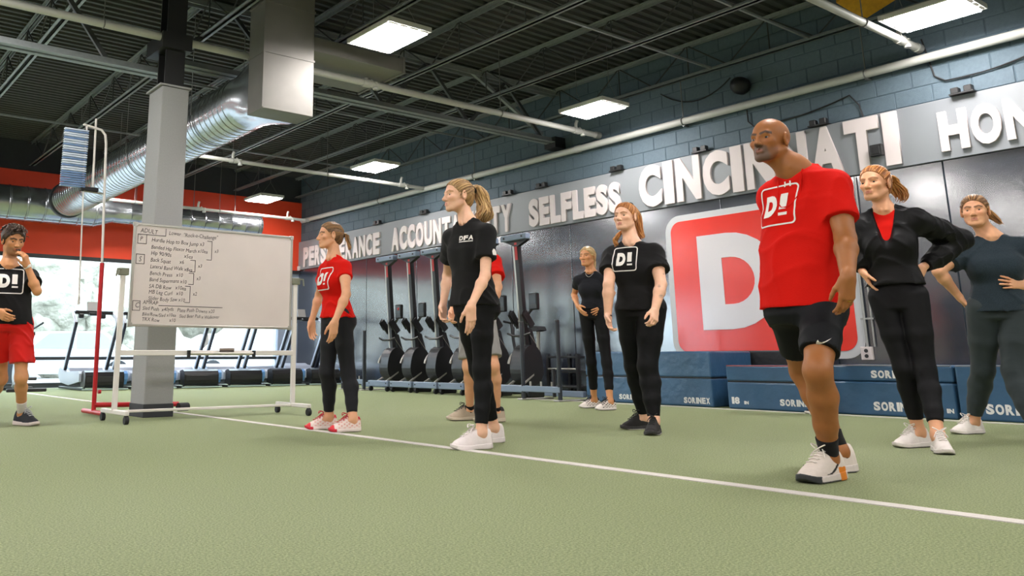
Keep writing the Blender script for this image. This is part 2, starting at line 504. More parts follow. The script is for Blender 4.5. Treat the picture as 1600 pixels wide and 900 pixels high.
# spiral run: ribs modelled along the length
prof = []
y = 8.92
while y < 16.85:
    prof += [(DR, y), (DR, y + .118), (DR + .006, y + .121), (DR + .006, y + .130), (DR, y + .133)]
    y += .136
prof = [(r, yy) for r, yy in prof]
mbs = MB(); mbs.lathe(prof, 'y', (DX, 0, DZc), 40); mbs.build('spiral_run', M_galv, d)
MB().lathe([(DR + .02, 16.78), (DR + .025, 16.80), (DR + .025, 16.88), (DR + .02, 16.9)], 'y', (DX, 0, DZc), 40).build('end_collar', M_col_base, d)
for yy in (9.9, 12.4, 15.0):
    MB().bar((DX - .36, yy, 3.62), (DX - .36, yy, DZ), .02, .003).bar((DX + .36, yy, 3.62), (DX + .36, yy, DZ), .02, .003).tube([(DX + .345 * math.cos(t), yy, DZc + .345 * math.sin(t)) for t in np.linspace(math.pi, 2 * math.pi, 16)], .006, 5).build('hanger_strap', M_cable, d)
d2 = tag(empty('supply_duct', (3.0, 17.5, 3.3)), 'horizontal silver duct along the red far wall', 'duct')
prof = []
x = -7.5
while x < 5.0:
    prof += [(.345, x), (.345, x + .28), (.357, x + .29), (.357, x + .31), (.345, x + .32)]; x += .33
prof += [(.345, 5.05), (.23, 5.4)]
x = 5.45
while x < 8.75:
    prof += [(.23, x), (.23, x + .28), (.238, x + .29), (.238, x + .31), (.23, x + .32)]; x += .33
mbs = MB(); mbs.lathe(prof, 'x', (0, 17.55, 3.58), 36); mbs.build('round_run', M_galv, d2)
MB().lathe([(.245, 8.74), (.25, 8.76), (.25, 8.82), (.2, 8.83)], 'x', (0, 17.55, 3.58), 30).build('end_cap', M_galv, d2)
for x in (5.9, 7.2, 8.2):
    MB().bar((x, 17.55, 3.8), (x, 17.55, DZ), .012, .012).box(x - .03, x + .03, 17.50, 17.6, 3.81, 3.88).build('hanger', M_cable, d2)
d3 = tag(empty('branch_duct', (5.3, 8.3, 4.1)), 'short flat rectangular duct reaching right from the square drop', 'duct')
MB().bevbox(4.634, 6.02, 8.08, 9.1, 4.10, 4.28, .006, 1).build('duct_box', M_galv_dull, d3)
MB().bevbox(6.0, 6.03, 8.06, 9.12, 4.08, 4.30, .004, 1).build('end_flange', M_galv_dull, d3)
# yellow sheet by the corner lamp
ys_ = tag(empty('yellow_sheet', (9.5, 4.0, 4.3)), 'yellow insulation sheet hanging beside the corner panel light', 'insulation sheet')
M_yel = mat('yellow_insulation', rgb(196, 146, 18), .8, noise=.4, nscale=25, bump=.3)
MB().add([(9.28, 4.22, 4.50), (9.60, 4.08, 4.33), (9.74, 3.72, 4.52), (9.42, 3.86, 4.72), (9.28, 4.22, 4.53), (9.60, 4.08, 4.36), (9.74, 3.72, 4.55), (9.42, 3.86, 4.75)],
         [(0, 1, 2, 3), (7, 6, 5, 4), (0, 4, 5, 1), (1, 5, 6, 2), (2, 6, 7, 3), (3, 7, 4, 0)]).build('sheet', M_yel, ys_)
MB().tube([(9.45, 3.9, 4.6), (9.4, 3.9, DZ - .06)], .004, 5).tube([(9.65, 3.85, 4.5), (9.65, 3.85, DZ - .06)], .004, 5).build('wire', M_cable, ys_)
# cables on the block wall
M_cab = mat('black_cable', rgb(24, 24, 26), .6)
def cable(pts, label):
    o = MB().tube(pts, .009, 6).build('wall_cable', M_cab)
    tag(o, label, 'cable', 'cables on the block wall'); return o
def arc(p, q, sag, n=12):
    return [(WX - .03, p[0] + (q[0] - p[0]) * t, p[1] + (q[1] - p[1]) * t - sag * 4 * t * (1 - t)) for t in np.linspace(0, 1, n)]
cable(arc((7.35, 4.42), (6.2, 4.36), .22), 'looped black cable on the block wall above the first C')
cable([(WX - .03, 6.0, 3.84), (WX - .03, 6.0, 3.68), (WX - .03, 5.9, 3.57), (WX - .03, 5.6, 3.58)] + arc((5.6, 3.58), (4.65, 3.7), .03)[1:] + [(WX - .03, 4.55, 3.55), (WX - .03, 4.5, 3.3)], 'black cable running behind the bald man above the banner')
cable([(WX - .03, 3.78, 4.15), (WX - .03, 3.75, 3.98), (WX - .03, 3.7, 3.68), (WX - .03, 3.6, 3.60)] + arc((3.6, 3.60), (2.6, 3.72), .05)[1:], 'black cable looping along the wall above the word HON')
cable([(WX - .03, 12.3, 3.86), (WX - .03, 12.35, 3.6), (WX - .03, 12.6, 3.42), (WX - .03, 12.65, 3.0)], 'black cable dropping onto the banner by the word ACCOUNTABILITY')
# loudspeaker on the wall
sp = tag(empty('wall_speaker', (10.1, 6.0, 4.1)), 'dark wall mounted speaker above the thick pipe', 'speaker')
MB().lathe([(.04, 0), (.10, .05), (.12, .12), (.12, .2), (.11, .22)], 'x', (10.05, 6.02, 4.18), 18).build('cone', M_black_steel, sp)
MB().bar((10.27, 6.02, 4.18), (10.3, 6.02, 4.18), .14, .14).build('bracket', M_black_steel, sp)
# ================================================================ BANNER, LOGO, WALL FITTINGS
M_banner = mat('banner_grey', rgb(134, 138, 142), .5, noise=.55, nscale=.55, col2=rgb(98, 102, 108), detail=1)
M_letter = mat('letter_white', rgb(206, 196, 194), .6)
bn = tag(empty('lettered_banner', (10.28, 10, 2.7)), 'grey banner board with raised white words along the block wall', 'banner')
MB().bevbox(WX - .066, WX - .026, 0.6, 18.15, 2.70, 3.385, .004, 1).build('board', M_banner, bn)
RT = Matrix(((0, 0, -1, 0), (-1, 0, 0, 0), (0, 1, 0, 0), (0, 0, 0, 1)))    # glyph x -> -y, y -> z, depth -> -x
NARROW = {'I': .42, '1': .5}
GL = {}
def word(txt, y0, y1, z0, h, gap=.11):
    ws = [NARROW.get(c, 1.0) for c in txt]
    unit = (y0 - y1) / (sum(ws) + gap * (len(txt) - 1))
    y = y0
    for c, w in zip(txt, ws):
        key = (c, round(unit, 3), h)
        if key not in GL:
            me = glyph(c, unit * w, h, .035, bold=.055)
            me.transform(RT); me.materials.append(M_letter); GL[key] = me
        o = obj('letter', GL[key], bn, loc=Vector((WX - .066, y, z0)) - Vector(bn.location))
        o['label'] = 'raised white letter %s of %s' % (c, txt)
        y -= unit * (w + gap)
word('PERSEVERANCE', 17.85, 14.60, 2.745, .47)
word('ACCOUNTABILITY', 14.16, 10.56, 2.745, .49)
word('SELFLESS', 10.12, 8.16, 2.745, .48)
word('CINCINNATI', 7.80, 4.13, 2.735, .63)
word('HONOR', 3.71, 2.17, 2.785, .45)
MB().box(WX - .11, WX - .066, 18.05, 18.12, 2.68, 2.78).build('end_clip', M_letter, bn)
# clips holding small spotlights on top of the banner
for i, (y, lb) in enumerate(((14.69, 'above the letters ANCE'), (13.05, 'above the letters UN'), (10.62, 'above the letters TY'), (9.80, 'above the letters EL'), (8.2, 'left of the first big C'), (6.72, 'above the letters CI'), (5.03, 'above the letter A'), (3.43, 'above the word HON'))):
    k = tag(empty('banner_spotlight', (10.2, y, 3.39)), 'small black clip spotlight on the banner top ' + lb, 'spotlight', 'clip lights along the banner')
    MB().box(10.16, 10.29, y - .12, y + .12, 3.386, 3.402).build('base_plate', M_black_steel, k)
    for s in (-1, 1):
        MB().bevbox(10.17, 10.25, y + s * .065 - .04, y + s * .065 + .04, 3.40, 3.47, .008, 1).build('lamp_head', M_black_steel, k)
bx = tag(empty('junction_box', (10.22, 4.37, 2.9)), 'small black box on the banner before the last I of CINCINNATI', 'junction box')
MB().bevbox(10.135, 10.195, 4.30, 4.44, 2.86, 3.0, .008, 1).build('box', M_black_steel, bx)
MB().bevbox(10.127, 10.135, 4.325, 4.415, 2.885, 2.975, .003, 1).build('cover', M_cab, bx)

# big logo on the panels
M_logo_red = mat('logo_red', rgb(222, 44, 30), .33, noise=.12, nscale=3, spec=.6)
M_logo_white = mat('logo_white', rgb(206, 202, 204), .35, spec=.6)
lg = tag(empty('wall_logo', (10.27, 6.15, .6)), 'huge red square logo with white D on the dark wall panels', 'wall logo')
def rrect(y0, y1, z0, z1, r, n=8):
    p = []
    for cy, cz, a0 in ((y1 - r, z1 - r, 0), (y0 + r, z1 - r, 90), (y0 + r, z0 + r, 180), (y1 - r, z0 + r, 270)):
        for i in range(n + 1):
            a = math.radians(a0 + 90 * i / n); p.append((cy + r * math.cos(a), cz + r * math.sin(a)))
    return p
MB().prism(rrect(4.80, 7.44, .545, 2.555, .24), 'x', WX - .028, WX - .022).build('border', mat('logo_grey', rgb(188, 190, 192), .38, spec=.6), lg)
MB().prism(rrect(4.89, 7.35, .635, 2.465, .16), 'x', WX - .033, WX - .028).build('field', M_logo_red, lg)
def d_ring(y0, y1, z0, z1, t):
    """block capital D: outer path minus counter, as quads (y0 is the image-left, larger y)"""
    def path(a, b, c, d_, r):
        p = [(a, c), (a, d_)]
        cy, rz = b + r, (d_ - c) / 2
        for i in range(15):
            an = math.pi / 2 - math.pi * i / 14
            p.append((cy - r * math.cos(an), (c + d_) / 2 + rz * math.sin(an)))
        return p
    o = path(y0, y1, z0, z1, (y0 - y1) * .62); i = path(y0 - t, y1 + t, z0 + t * .92, z1 - t * .92, (y0 - y1 - 2 * t) * .72)
    return o, i
def ring_prism(o, i, x0, x1):
    n = len(o); v = [(x0, *q) for q in o] + [(x0, *q) for q in i] + [(x1, *q) for q in o] + [(x1, *q) for q in i]
    f = []
    for k in range(n):
        j = (k + 1) % n
        f += [(k, j, n + j, n + k), (2 * n + k, 3 * n + k, 3 * n + j, 2 * n + j), (k, 2 * n + k, 2 * n + j, j), (n + k, n + j, 3 * n + j, 3 * n + k)]
    return MB().add(v, f)
o_, i_ = d_ring(6.93, 5.75, .93, 2.22, .36)
ring_prism(o_, i_, WX - .039, WX - .033).build('letter_d', M_logo_white, lg)
one = MB().prism([(5.38, 1.28), (5.18, 1.28), (5.18, 2.22), (5.34, 2.22), (5.56, 2.08), (5.56, 1.93), (5.38, 2.0)], 'x', WX - .039, WX - .033)
one.build('digit_one', M_logo_white, lg)
MB().box(WX - .039, WX - .033, 5.0, 5.6, .95, 1.12).build('underline', M_logo_white, lg)

for m in (M_logo_red, M_logo_white): m.node_tree.nodes['Principled BSDF'].inputs['IOR'].default_value = 1.65; m.node_tree.nodes['Principled BSDF'].inputs['Roughness'].default_value = .18
# conduit and outlet
cd = tag(empty('wall_outlet', (10.26, 4.79, .55)), 'white double outlet with thin conduit under the man\'s hand', 'outlet')
MB().tube([(10.25, 4.78, .68), (10.25, 4.78, 2.68)], .014, 8).tube([(10.25, 4.70, .68), (10.25, 4.70, 2.68)], .008, 6).build('conduit', M_pipe_dk, cd)
MB().bevbox(10.235, 10.28, 4.73, 4.86, .53, .68, .006, 1).build('cover_plate', M_letter, cd)
for zz in (.575, .635):
    MB().lathe([(.022, 0), (.022, .006)], 'x', (10.23, 4.795, zz), 14).build('socket', M_black_steel, cd)
for zz in (1.0, 1.9):
    MB().bar((10.25, 4.68, zz), (10.25, 4.82, zz), .02, .02).build('clip', M_pipe_dk, cd)

# foam jump boxes
M_foam = mat('navy_vinyl', rgb(58, 94, 128), .30, noise=.25, nscale=5, bump=.35, bscale=7, bdist=.03, spec=.55)
M_foam_dk = mat('black_vinyl', rgb(26, 27, 30), .5, noise=.2, nscale=6, bump=.3, bscale=7, bdist=.03)
M_print = mat('print_white', rgb(226, 226, 224), .6)
def text_row(txt, y, z, h, wch, x, parent, name='print'):
    mb = []
    for c in txt:
        w = wch * NARROW.get(c, 1.0)
        if c != ' ':
            me = glyph(c, w, h, .002, bold=.05); me.transform(RT); me.transform(Matrix.Translation((x, y, z)))
            mb.append(me)
        y -= w * 1.16
    q = MB()
    for me in mb: q.add([v.co[:] for v in me.vertices], [list(p.vertices) for p in me.polygons])
    return q.build(name, M_print, parent)
def foam_box(x0, y0, y1, z0, z1, x1, label, prints, split=None, mt=None, piping=None):
    b = tag(empty('foam_jump_box', (x0, (y0 + y1) / 2, z0)), label, 'jump box', 'foam jump boxes along the wall')
    mt = mt or M_foam
    if split:
        MB().bevbox(x0, x1, y0, y1, z0, split - .006, .018, 2).build('lower_body', mt, b)
        MB().bevbox(x0, x1, y0, y1, split + .006, z1, .018, 2).build('upper_body', mt, b)
        MB().box(x0 + .012, x1 - .02, y0 + .01, y1 - .01, split - .02, split + .02).build('seam_strap', M_foam_dk, b)
    else:
        MB().bevbox(x0, x1, y0, y1, z0, z1, .018, 2).build('body', mt, b)
    if piping:
        MB().tube([(x0 + .006, y0 + .01, z1 - .004), (x0 + .006, y1 - .01, z1 - .004)], .006, 6).build('piping', piping, b)  # reflected line along the top edge, put in as a coloured strip
    for (t, y, z, h, w) in prints: text_row(t, y, z, h, w, x0 - .002, b)
    return b
foam_box(8.86, 6.88, 7.84, 0, .64, 9.7, 'tall navy foam box behind the blonde woman with hands on hips', [('SORINEX', 7.29, .045, .065, .050)], split=.33)
foam_box(8.84, 5.92, 6.86, 0, .635, 9.7, 'tall navy foam box left of the black gap under the logo', [('SORINEX', 6.31, .035, .07, .048)], split=.33)
foam_box(9.72, 5.35, 7.2, 0, .645, 10.26, 'black foam box pushed against the wall behind the navy boxes', [], mt=M_foam_dk)
foam_box(8.80, 4.62, 5.70, 0, .475, 9.62, 'navy foam box marked 18 IN beside the black gap', [('18', 5.65, .055, .075, .06), ('IN', 5.50, .055, .035, .035), ('SORINEX', 5.08, .055, .07, .053)], split=.30, piping=mat('red_reflection', rgb(150, 60, 56), .6))
foam_box(8.84, 3.40, 4.60, .0, .325, 9.62, 'low navy foam box between the bald man and the jacket woman', [('SORINEX', 4.13, .05, .085, .062), ('IN', 3.48, .055, .04, .04)])
foam_box(8.86, 3.40, 4.60, .33, .485, 9.62, 'thin navy foam box lying on the low one', [('SORINEX', 4.13, .36, .075, .058)], piping=mat('grey_reflection', rgb(120, 118, 120), .6))
foam_box(8.86, 1.9, 3.38, 0, .485, 9.62, 'navy foam box at the right edge behind the woman in grey leggings', [('SORINEX', 3.17, .06, .09, .066)], piping=MATS['grey_reflection'])
# ================================================================ EQUIPMENT
M_wb = mat('whiteboard_enamel', rgb(216, 205, 200), .3, noise=.1, nscale=3)
M_wframe = mat('white_frame', rgb(222, 216, 210), .45)
M_silver = mat('silver_trim', rgb(176, 174, 166), .35, metal=.6)
M_green_clamp = mat('clamp', rgb(120, 122, 104), .5)
M_rubber = mat('rubber', rgb(26, 26, 28), .7)
M_ink = mat('marker_ink', rgb(74, 68, 72), .8)
M_redpole = mat('red_pole', rgb(188, 26, 34), .4)
M_whitepole = mat('white_pole', rgb(214, 208, 202), .4)
M_vane = mat('vane_plastic', rgb(206, 214, 228), .4)
M_vane_b = mat('vane_blue', rgb(104, 132, 176), .4)
M_tshell = mat('treadmill_shell', rgb(178, 186, 200), .35)
M_tblue = mat('treadmill_blue', rgb(92, 140, 196), .35)
M_tbelt = mat('treadmill_deck', rgb(150, 164, 188), .4)
M_gloss_blk = mat('gloss_black', rgb(24, 24, 26), .28)
M_blk = mat('satin_black', rgb(34, 34, 37), .42)
M_rail = mat('rail_aluminium', rgb(176, 172, 166), .35, metal=.5)
M_foot_blue = mat('blue_grey_foot', rgb(118, 132, 152), .4)
M_redmark = mat('red_mark', rgb(176, 36, 34), .5)

# ---- rolling whiteboard
BY = 7.97
wbd = tag(empty('rolling_whiteboard', (3.5, BY, 0)), 'white rolling board with handwritten workout in front of the column', 'whiteboard')
BX0, BX1, BZ0, BZ1 = 2.69, 4.40, .885, 1.845
MB().bevbox(BX0, BX1, BY - .012, BY + .012, BZ0, BZ1, .004, 1).build('board', M_wb, wbd)
fr = MB()
fr.bevbox(BX0 - .016, BX1 + .016, BY - .018, BY + .018, BZ1 - .008, BZ1 + .016, .004, 1).bevbox(BX0 - .016, BX1 + .016, BY - .018, BY + .018, BZ0 - .016, BZ0 + .008, .004, 1)
fr.bevbox(BX0 - .016, BX0 + .008, BY - .018, BY + .018, BZ0, BZ1, .004, 1).bevbox(BX1 - .008, BX1 + .016, BY - .018, BY + .018, BZ0, BZ1, .004, 1)
fr.build('board_frame', M_silver, wbd)
for cx in (BX0, BX1):
    for cz in (BZ0, BZ1):
        MB().bevbox(cx - .022, cx + .022, BY - .021, BY + .021, cz - .022, cz + .022, .006, 1).build('corner_cap', M_silver, wbd)
for px in (BX0 - .09, BX1 + .06):
    MB().bevbox(px - .022, px + .022, BY - .02, BY + .02, .10, 1.40, .004, 1).build('post', M_wframe, wbd)
    ft = MB().bevbox(px - .02, px + .02, BY - .36, BY + .34, .075, .115, .006, 1)
    ft.build('foot', M_wframe, wbd)
    for yy in (BY - .34, BY + .32):
        c = MB().lathe([(.034, -.018), (.036, -.012), (.036, .012), (.034, .018)], 'x', (px, yy, .036), 16).bar((px, yy, .04), (px, yy, .085), .03, .03)
        c.build('caster', M_rubber, wbd)
    s = 1 if px < 3 else -1
    MB().bevbox(px - .045, px + .05, BY - .03, BY + .03, 1.345, 1.415, .006, 1).tube([(px - s * .03, BY - .03, 1.40), (px - s * .07, BY - .05, 1.40), (px - s * .08, BY - .05, 1.33)], .009, 6).build('pivot_clamp', M_green_clamp, wbd)
MB().bevbox(BX0 - .09, BX1 + .06, BY - .018, BY + .018, .60, .65, .004, 1).build('crossbar', M_wframe, wbd)
MB().bevbox(3.28, 3.98, BY - .05, BY - .016, .612, .632, .004, 1).build('pen_tray', M_wframe, wbd)
for px in (3.28, 3.98):
    MB().bevbox(px - .012, px + .012, BY - .055, BY - .014, .58, .65, .003, 1).build('tray_clip', M_rubber, wbd)
MB().bevbox(BX0 - .09, BX1 + .06, BY - .012, BY + .012, .082, .107, .004, 1).build('lower_bar', M_wframe, wbd)
er = tag(empty('board_eraser', (3.68, BY - .035, .632)), 'brown felt eraser on the whiteboard crossbar tray', 'eraser')
MB().bevbox(3.60, 3.76, BY - .05, BY - .02, .650, .672, .004, 1).build('back', mat('eraser_back', rgb(150, 134, 122), .7), er)
MB().bevbox(3.605, 3.755, BY - .048, BY - .022, .633, .650, .003, 1).build('felt', mat('eraser_felt', rgb(92, 82, 78), .9), er)
def hand_text(lines, parent):
    q = MB()
    for (txt, x, z, h, wch) in lines:
        cu = bpy.data.curves.new('t', 'FONT'); cu.body = txt; cu.size = h; cu.shear = .15; cu.resolution_u = 2; cu.space_character = 1.0
        o = bpy.data.objects.new('t', cu); COL.objects.link(o)
        dg = bpy.context.evaluated_depsgraph_get(); me = bpy.data.meshes.new_from_object(o.evaluated_get(dg))
        bpy.data.objects.remove(o)
        q.add([(x + v.co.x * .86, BY - .0135, z + v.co.y - v.co.x * .012 + .004 * math.sin(v.co.x * 23)) for v in me.vertices], [list(p.vertices) for p in me.polygons])
    return q
LN = [('ADULT', 2.735, 1.765, .062, 1), ('Lower  "Rock-a-Challenge"', 3.02, 1.765, .055, 1), ('P', 2.735, 1.685, .06, 1),
      ('Hurdle Hop to Box Jump x3', 2.85, 1.685, .055, 1), ('Banded Hip Flexor March x10ea', 2.85, 1.615, .052, 1), ('Hip 90/90s          x5ea', 2.85, 1.555, .055, 1), ('x3', 3.51, 1.62, .05, 1),
      ('S', 2.735, 1.485, .07, 1), ('Back Squat       x6', 2.85, 1.49, .054, 1), ('Lateral Band Walk x8ea', 2.85, 1.425, .052, 1), ('x3', 3.34, 1.46, .05, 1),
      ('Bench Press   x10', 2.85, 1.36, .054, 1), ('Band Supermans x10', 2.85, 1.30, .052, 1), ('x3', 3.33, 1.335, .05, 1),
      ('SA DB Row   x10ea', 2.85, 1.235, .054, 1), ('MB Leg Curl   x10', 2.85, 1.18, .054, 1), ('Slider Body Saw x10', 2.85, 1.12, .052, 1), ('x2', 3.30, 1.18, .05, 1),
      ('C', 2.725, 1.045, .07, 1), ('AMRAP', 2.80, 1.08, .054, 1), ('Sled Push  x40yds   Plate Push Downs x20', 2.80, 1.025, .050, 1), ('Bike/Row/Sled x10ea   Sled Bear Pull x Walkover', 2.80, .97, .046, 1), ('TRX Row        x10', 2.80, .92, .050, 1)]
q = hand_text(LN, wbd)
def stroke(pts, r=.0028):
    for a, b in zip(pts[:-1], pts[1:]): q.bar((a[0], BY - .0135, a[1]), (b[0], BY - .0135, b[1]), .001, r * 2, up=(0, 1, 0)) if False else q.box(min(a[0], b[0]) - r, max(a[0], b[0]) + r, BY - .0142, BY - .0135, min(a[1], b[1]) - r, max(a[1], b[1]) + r)
for (a, b, c, d) in ((2.715, 2.80, 1.66, 1.75), (2.71, 2.79, 1.465, 1.555), (2.705, 2.775, 1.02, 1.11)):
    stroke([(a, c), (b, c), (b, d), (a, d), (a, c)])
stroke([(2.715, 1.75), (2.99, 1.75), (2.99, 1.82)])
for (x, a, b) in ((3.48, 1.545, 1.735), (3.31, 1.415, 1.53), (3.30, 1.29, 1.40), (3.27, 1.11, 1.27)):
    stroke([(x - .05, b), (x, b), (x, a), (x - .05, a)])
stroke([(2.96, 1.072), (3.62, 1.072)])
tag(q.build('handwriting', M_ink, wbd), kind='stuff')

# ---- vertical jump tester
VX, VY = 2.72, 8.98
vt = tag(empty('jump_tester', (VX, VY, 0)), 'tall red and white jump tester with stacked blue vanes left of column', 'jump tester')
MB().tube([(VX, VY, .03), (VX - .02, VY, 1.56)], .023, 12).build('lower_pole', M_redpole, vt)
MB().tube([(VX - .02, VY, 1.54), (VX - .05, VY, 2.30), (VX - .07, VY, 2.86), (VX - .085, VY, 2.95), (VX - .13, VY, 3.0), (VX - .32, VY, 3.03)], .014, 10).build('upper_pole', M_whitepole, vt)
MB().tube([(VX, VY, .11), (3.62, VY, .09)], .026, 10).build('base_bar', M_redpole, vt)
MB().tube([(VX, VY - .30, .04), (VX, VY + .35, .04)], .024, 10).build('base_bar', M_redpole, vt)
MB().tube([(3.60, VY - .05, .06), (3.72, VY - .02, .06)], .045, 12).build('wheel', M_rubber, vt)
MB().tube([(VX + .03, VY, .24), (VX + .06, VY, .24)], .02, 8).build('knob', M_redpole, vt)
MB().tube([(VX - .05, VY, 2.30), (VX - .27, VY, 2.31)], .010, 8).build('crossarm', M_silver, vt)
MB().bevbox(VX - .30, VX - .12, VY - .03, VY + .03, 2.31, 2.355, .006, 1).build('slide_grip', M_rubber, vt)
MB().tube([(VX - .27, VY, 2.30), (VX - .23, VY, 1.16)], .008, 8).tube([(VX - .23, VY, 1.20), (VX - .23, VY, 1.12)], .012, 8).build('hanging_rod', M_whitepole, vt)
MB().tube([(VX - .17, VY + .02, 2.33), (VX - .19, VY + .02, 3.12)], .012, 8).build('vane_mast', M_whitepole, vt)
MB().tube([(VX - .285, VY, 2.33), (VX - .285, VY, 3.03)], .010, 8).build('vane_mast', M_whitepole, vt)
vm = [MB().bevbox(-.23, .02, -.025, .025, -.006, .006, .002, 1).mesh('vane', M_vane), MB().bevbox(-.23, .02, -.025, .025, -.006, .006, .002, 1).mesh('vane', M_vane_b)]
for i in range(26):
    o = obj('vane', vm[1 if (i % 3 == 0 or i < 6) else 0], vt, loc=Vector((VX - .285, VY - .01, 2.345 + i * .0245)) - Vector(vt.location))
    o.rotation_euler = (0, 0, random.uniform(-.03, .03))

# ---- treadmills by the window
def treadmill(first=None):
    t = empty('treadmill', (0, 0, 0))
    # local: near (rear) end at y=0, front at y=1.65, centred on x
    MB().prism([(-.02, .10), (-.02, .26), (.02, .33), (.10, .36), (.22, .34), (.26, .30), (.26, .08), (.03, .05)], 'x', -.385, .33).build('rear_drum_cover', M_gloss_blk, t)
    MB().bevbox(-.36, .30, -.03, -.018, .15, .25, .004, 1).build('cover_ridge', M_blk, t)
    MB().prism([(0, .20), (.0, .30), (.07, .345), (.30, .34), (.30, .10), (.06, .10)], 'x', .33, .40).build('end_cap', M_tblue, t)
    MB().prism([(.22, .16), (.22, .30), (.30, .345), (1.2, .33), (1.5, .42), (1.62, .38), (1.66, .28), (1.5, .13), (.9, .08)], 'x', -.43, -.32).build('side_shell', M_tshell, t)
    MB().prism([(.22, .16), (.22, .30), (.30, .345), (1.2, .33), (1.5, .42), (1.62, .38), (1.66, .28), (1.5, .13), (.9, .08)], 'x', .32, .43).build('side_shell', M_tshell, t)
    MB().bevbox(-.32, .32, .22, 1.45, .27, .335, .01, 1).build('belt_deck', M_tbelt, t)
    MB().prism([(1.2, .30), (1.3, .40), (1.5, .46), (1.62, .40), (1.66, .28), (1.5, .13), (1.2, .1)], 'x', -.32, .32).build('motor_hood', M_tshell, t)
    MB().bevbox(-.42, .42, -.01, .03, .008, .035, .004, 1).build('base_rail', mat('pale_rail', rgb(176, 198, 190), .4), t)
    MB().bevbox(-.42, -.36, .02, 1.6, .01, .05, .004, 1).bevbox(.36, .42, .02, 1.6, .01, .05, .004, 1).build('frame', M_blk, t)
    for s in (-1, 1):
        MB().bar((s * .40, 1.42, .26), (s * .40, .80, 1.26), .05, .05).build('upright', M_tshell, t)
        MB().bar((s * .40, 1.37, .24), (s * .40, .755, 1.26), .055, .028).build('upright_inlay', M_gloss_blk, t)
        MB().tube([(s * .40, .80, 1.24), (s * .40, .86, 1.34), (s * .39, 1.02, 1.42), (s * .37, 1.10, 1.46), (s * .30, 1.08, 1.49)], .033, 10).build('arm', M_tshell, t)
    MB().bevbox(-.37, .37, 1.0, 1.12, 1.43, 1.50, .02, 2).bevbox(-.12, .12, .9, 1.05, 1.40, 1.46, .015, 1).build('console_bar', M_gloss_blk, t)
    MB().bevbox(-.30, -.20, .98, 1.08, 1.35, 1.44, .015, 1).build('cup_holder', M_gloss_blk, t)
    MB().bevbox(.12, .22, .98, 1.08, 1.35, 1.44, .015, 1).build('cup_holder', M_gloss_blk, t)
    sc = MB().add([(-.11, 1.10, 1.48), (.09, 1.10, 1.48), (.09, 1.16, 1.68), (-.11, 1.16, 1.68), (-.11, 1.12, 1.475), (.09, 1.12, 1.475), (.09, 1.18, 1.675), (-.11, 1.18, 1.675)],
                  [(0, 1, 2, 3), (7, 6, 5, 4), (0, 4, 5, 1), (1, 5, 6, 2), (2, 6, 7, 3), (3, 7, 4, 0)])
    sc.build('console_screen', mat('console_grey', rgb(150, 148, 146), .4), t)
    return t
tm = treadmill()
for i, (x, lb) in enumerate(((5.05, 'leftmost silver treadmill, beside the red jump tester pole'), (6.0, 'treadmill half hidden behind the grey column'), (6.95, 'treadmill just right of the column under the whiteboard'),
                             (7.92, 'treadmill under the right half of the whiteboard'), (8.88, 'treadmill at the right whiteboard post'), (9.82, 'treadmill in the corner behind the woman in red'))):
    t = tm if i == 0 else copy_tree(tm)
    t.location = (x, 16.05, 0); tag(t, lb, 'treadmill', 'treadmills facing the windows')

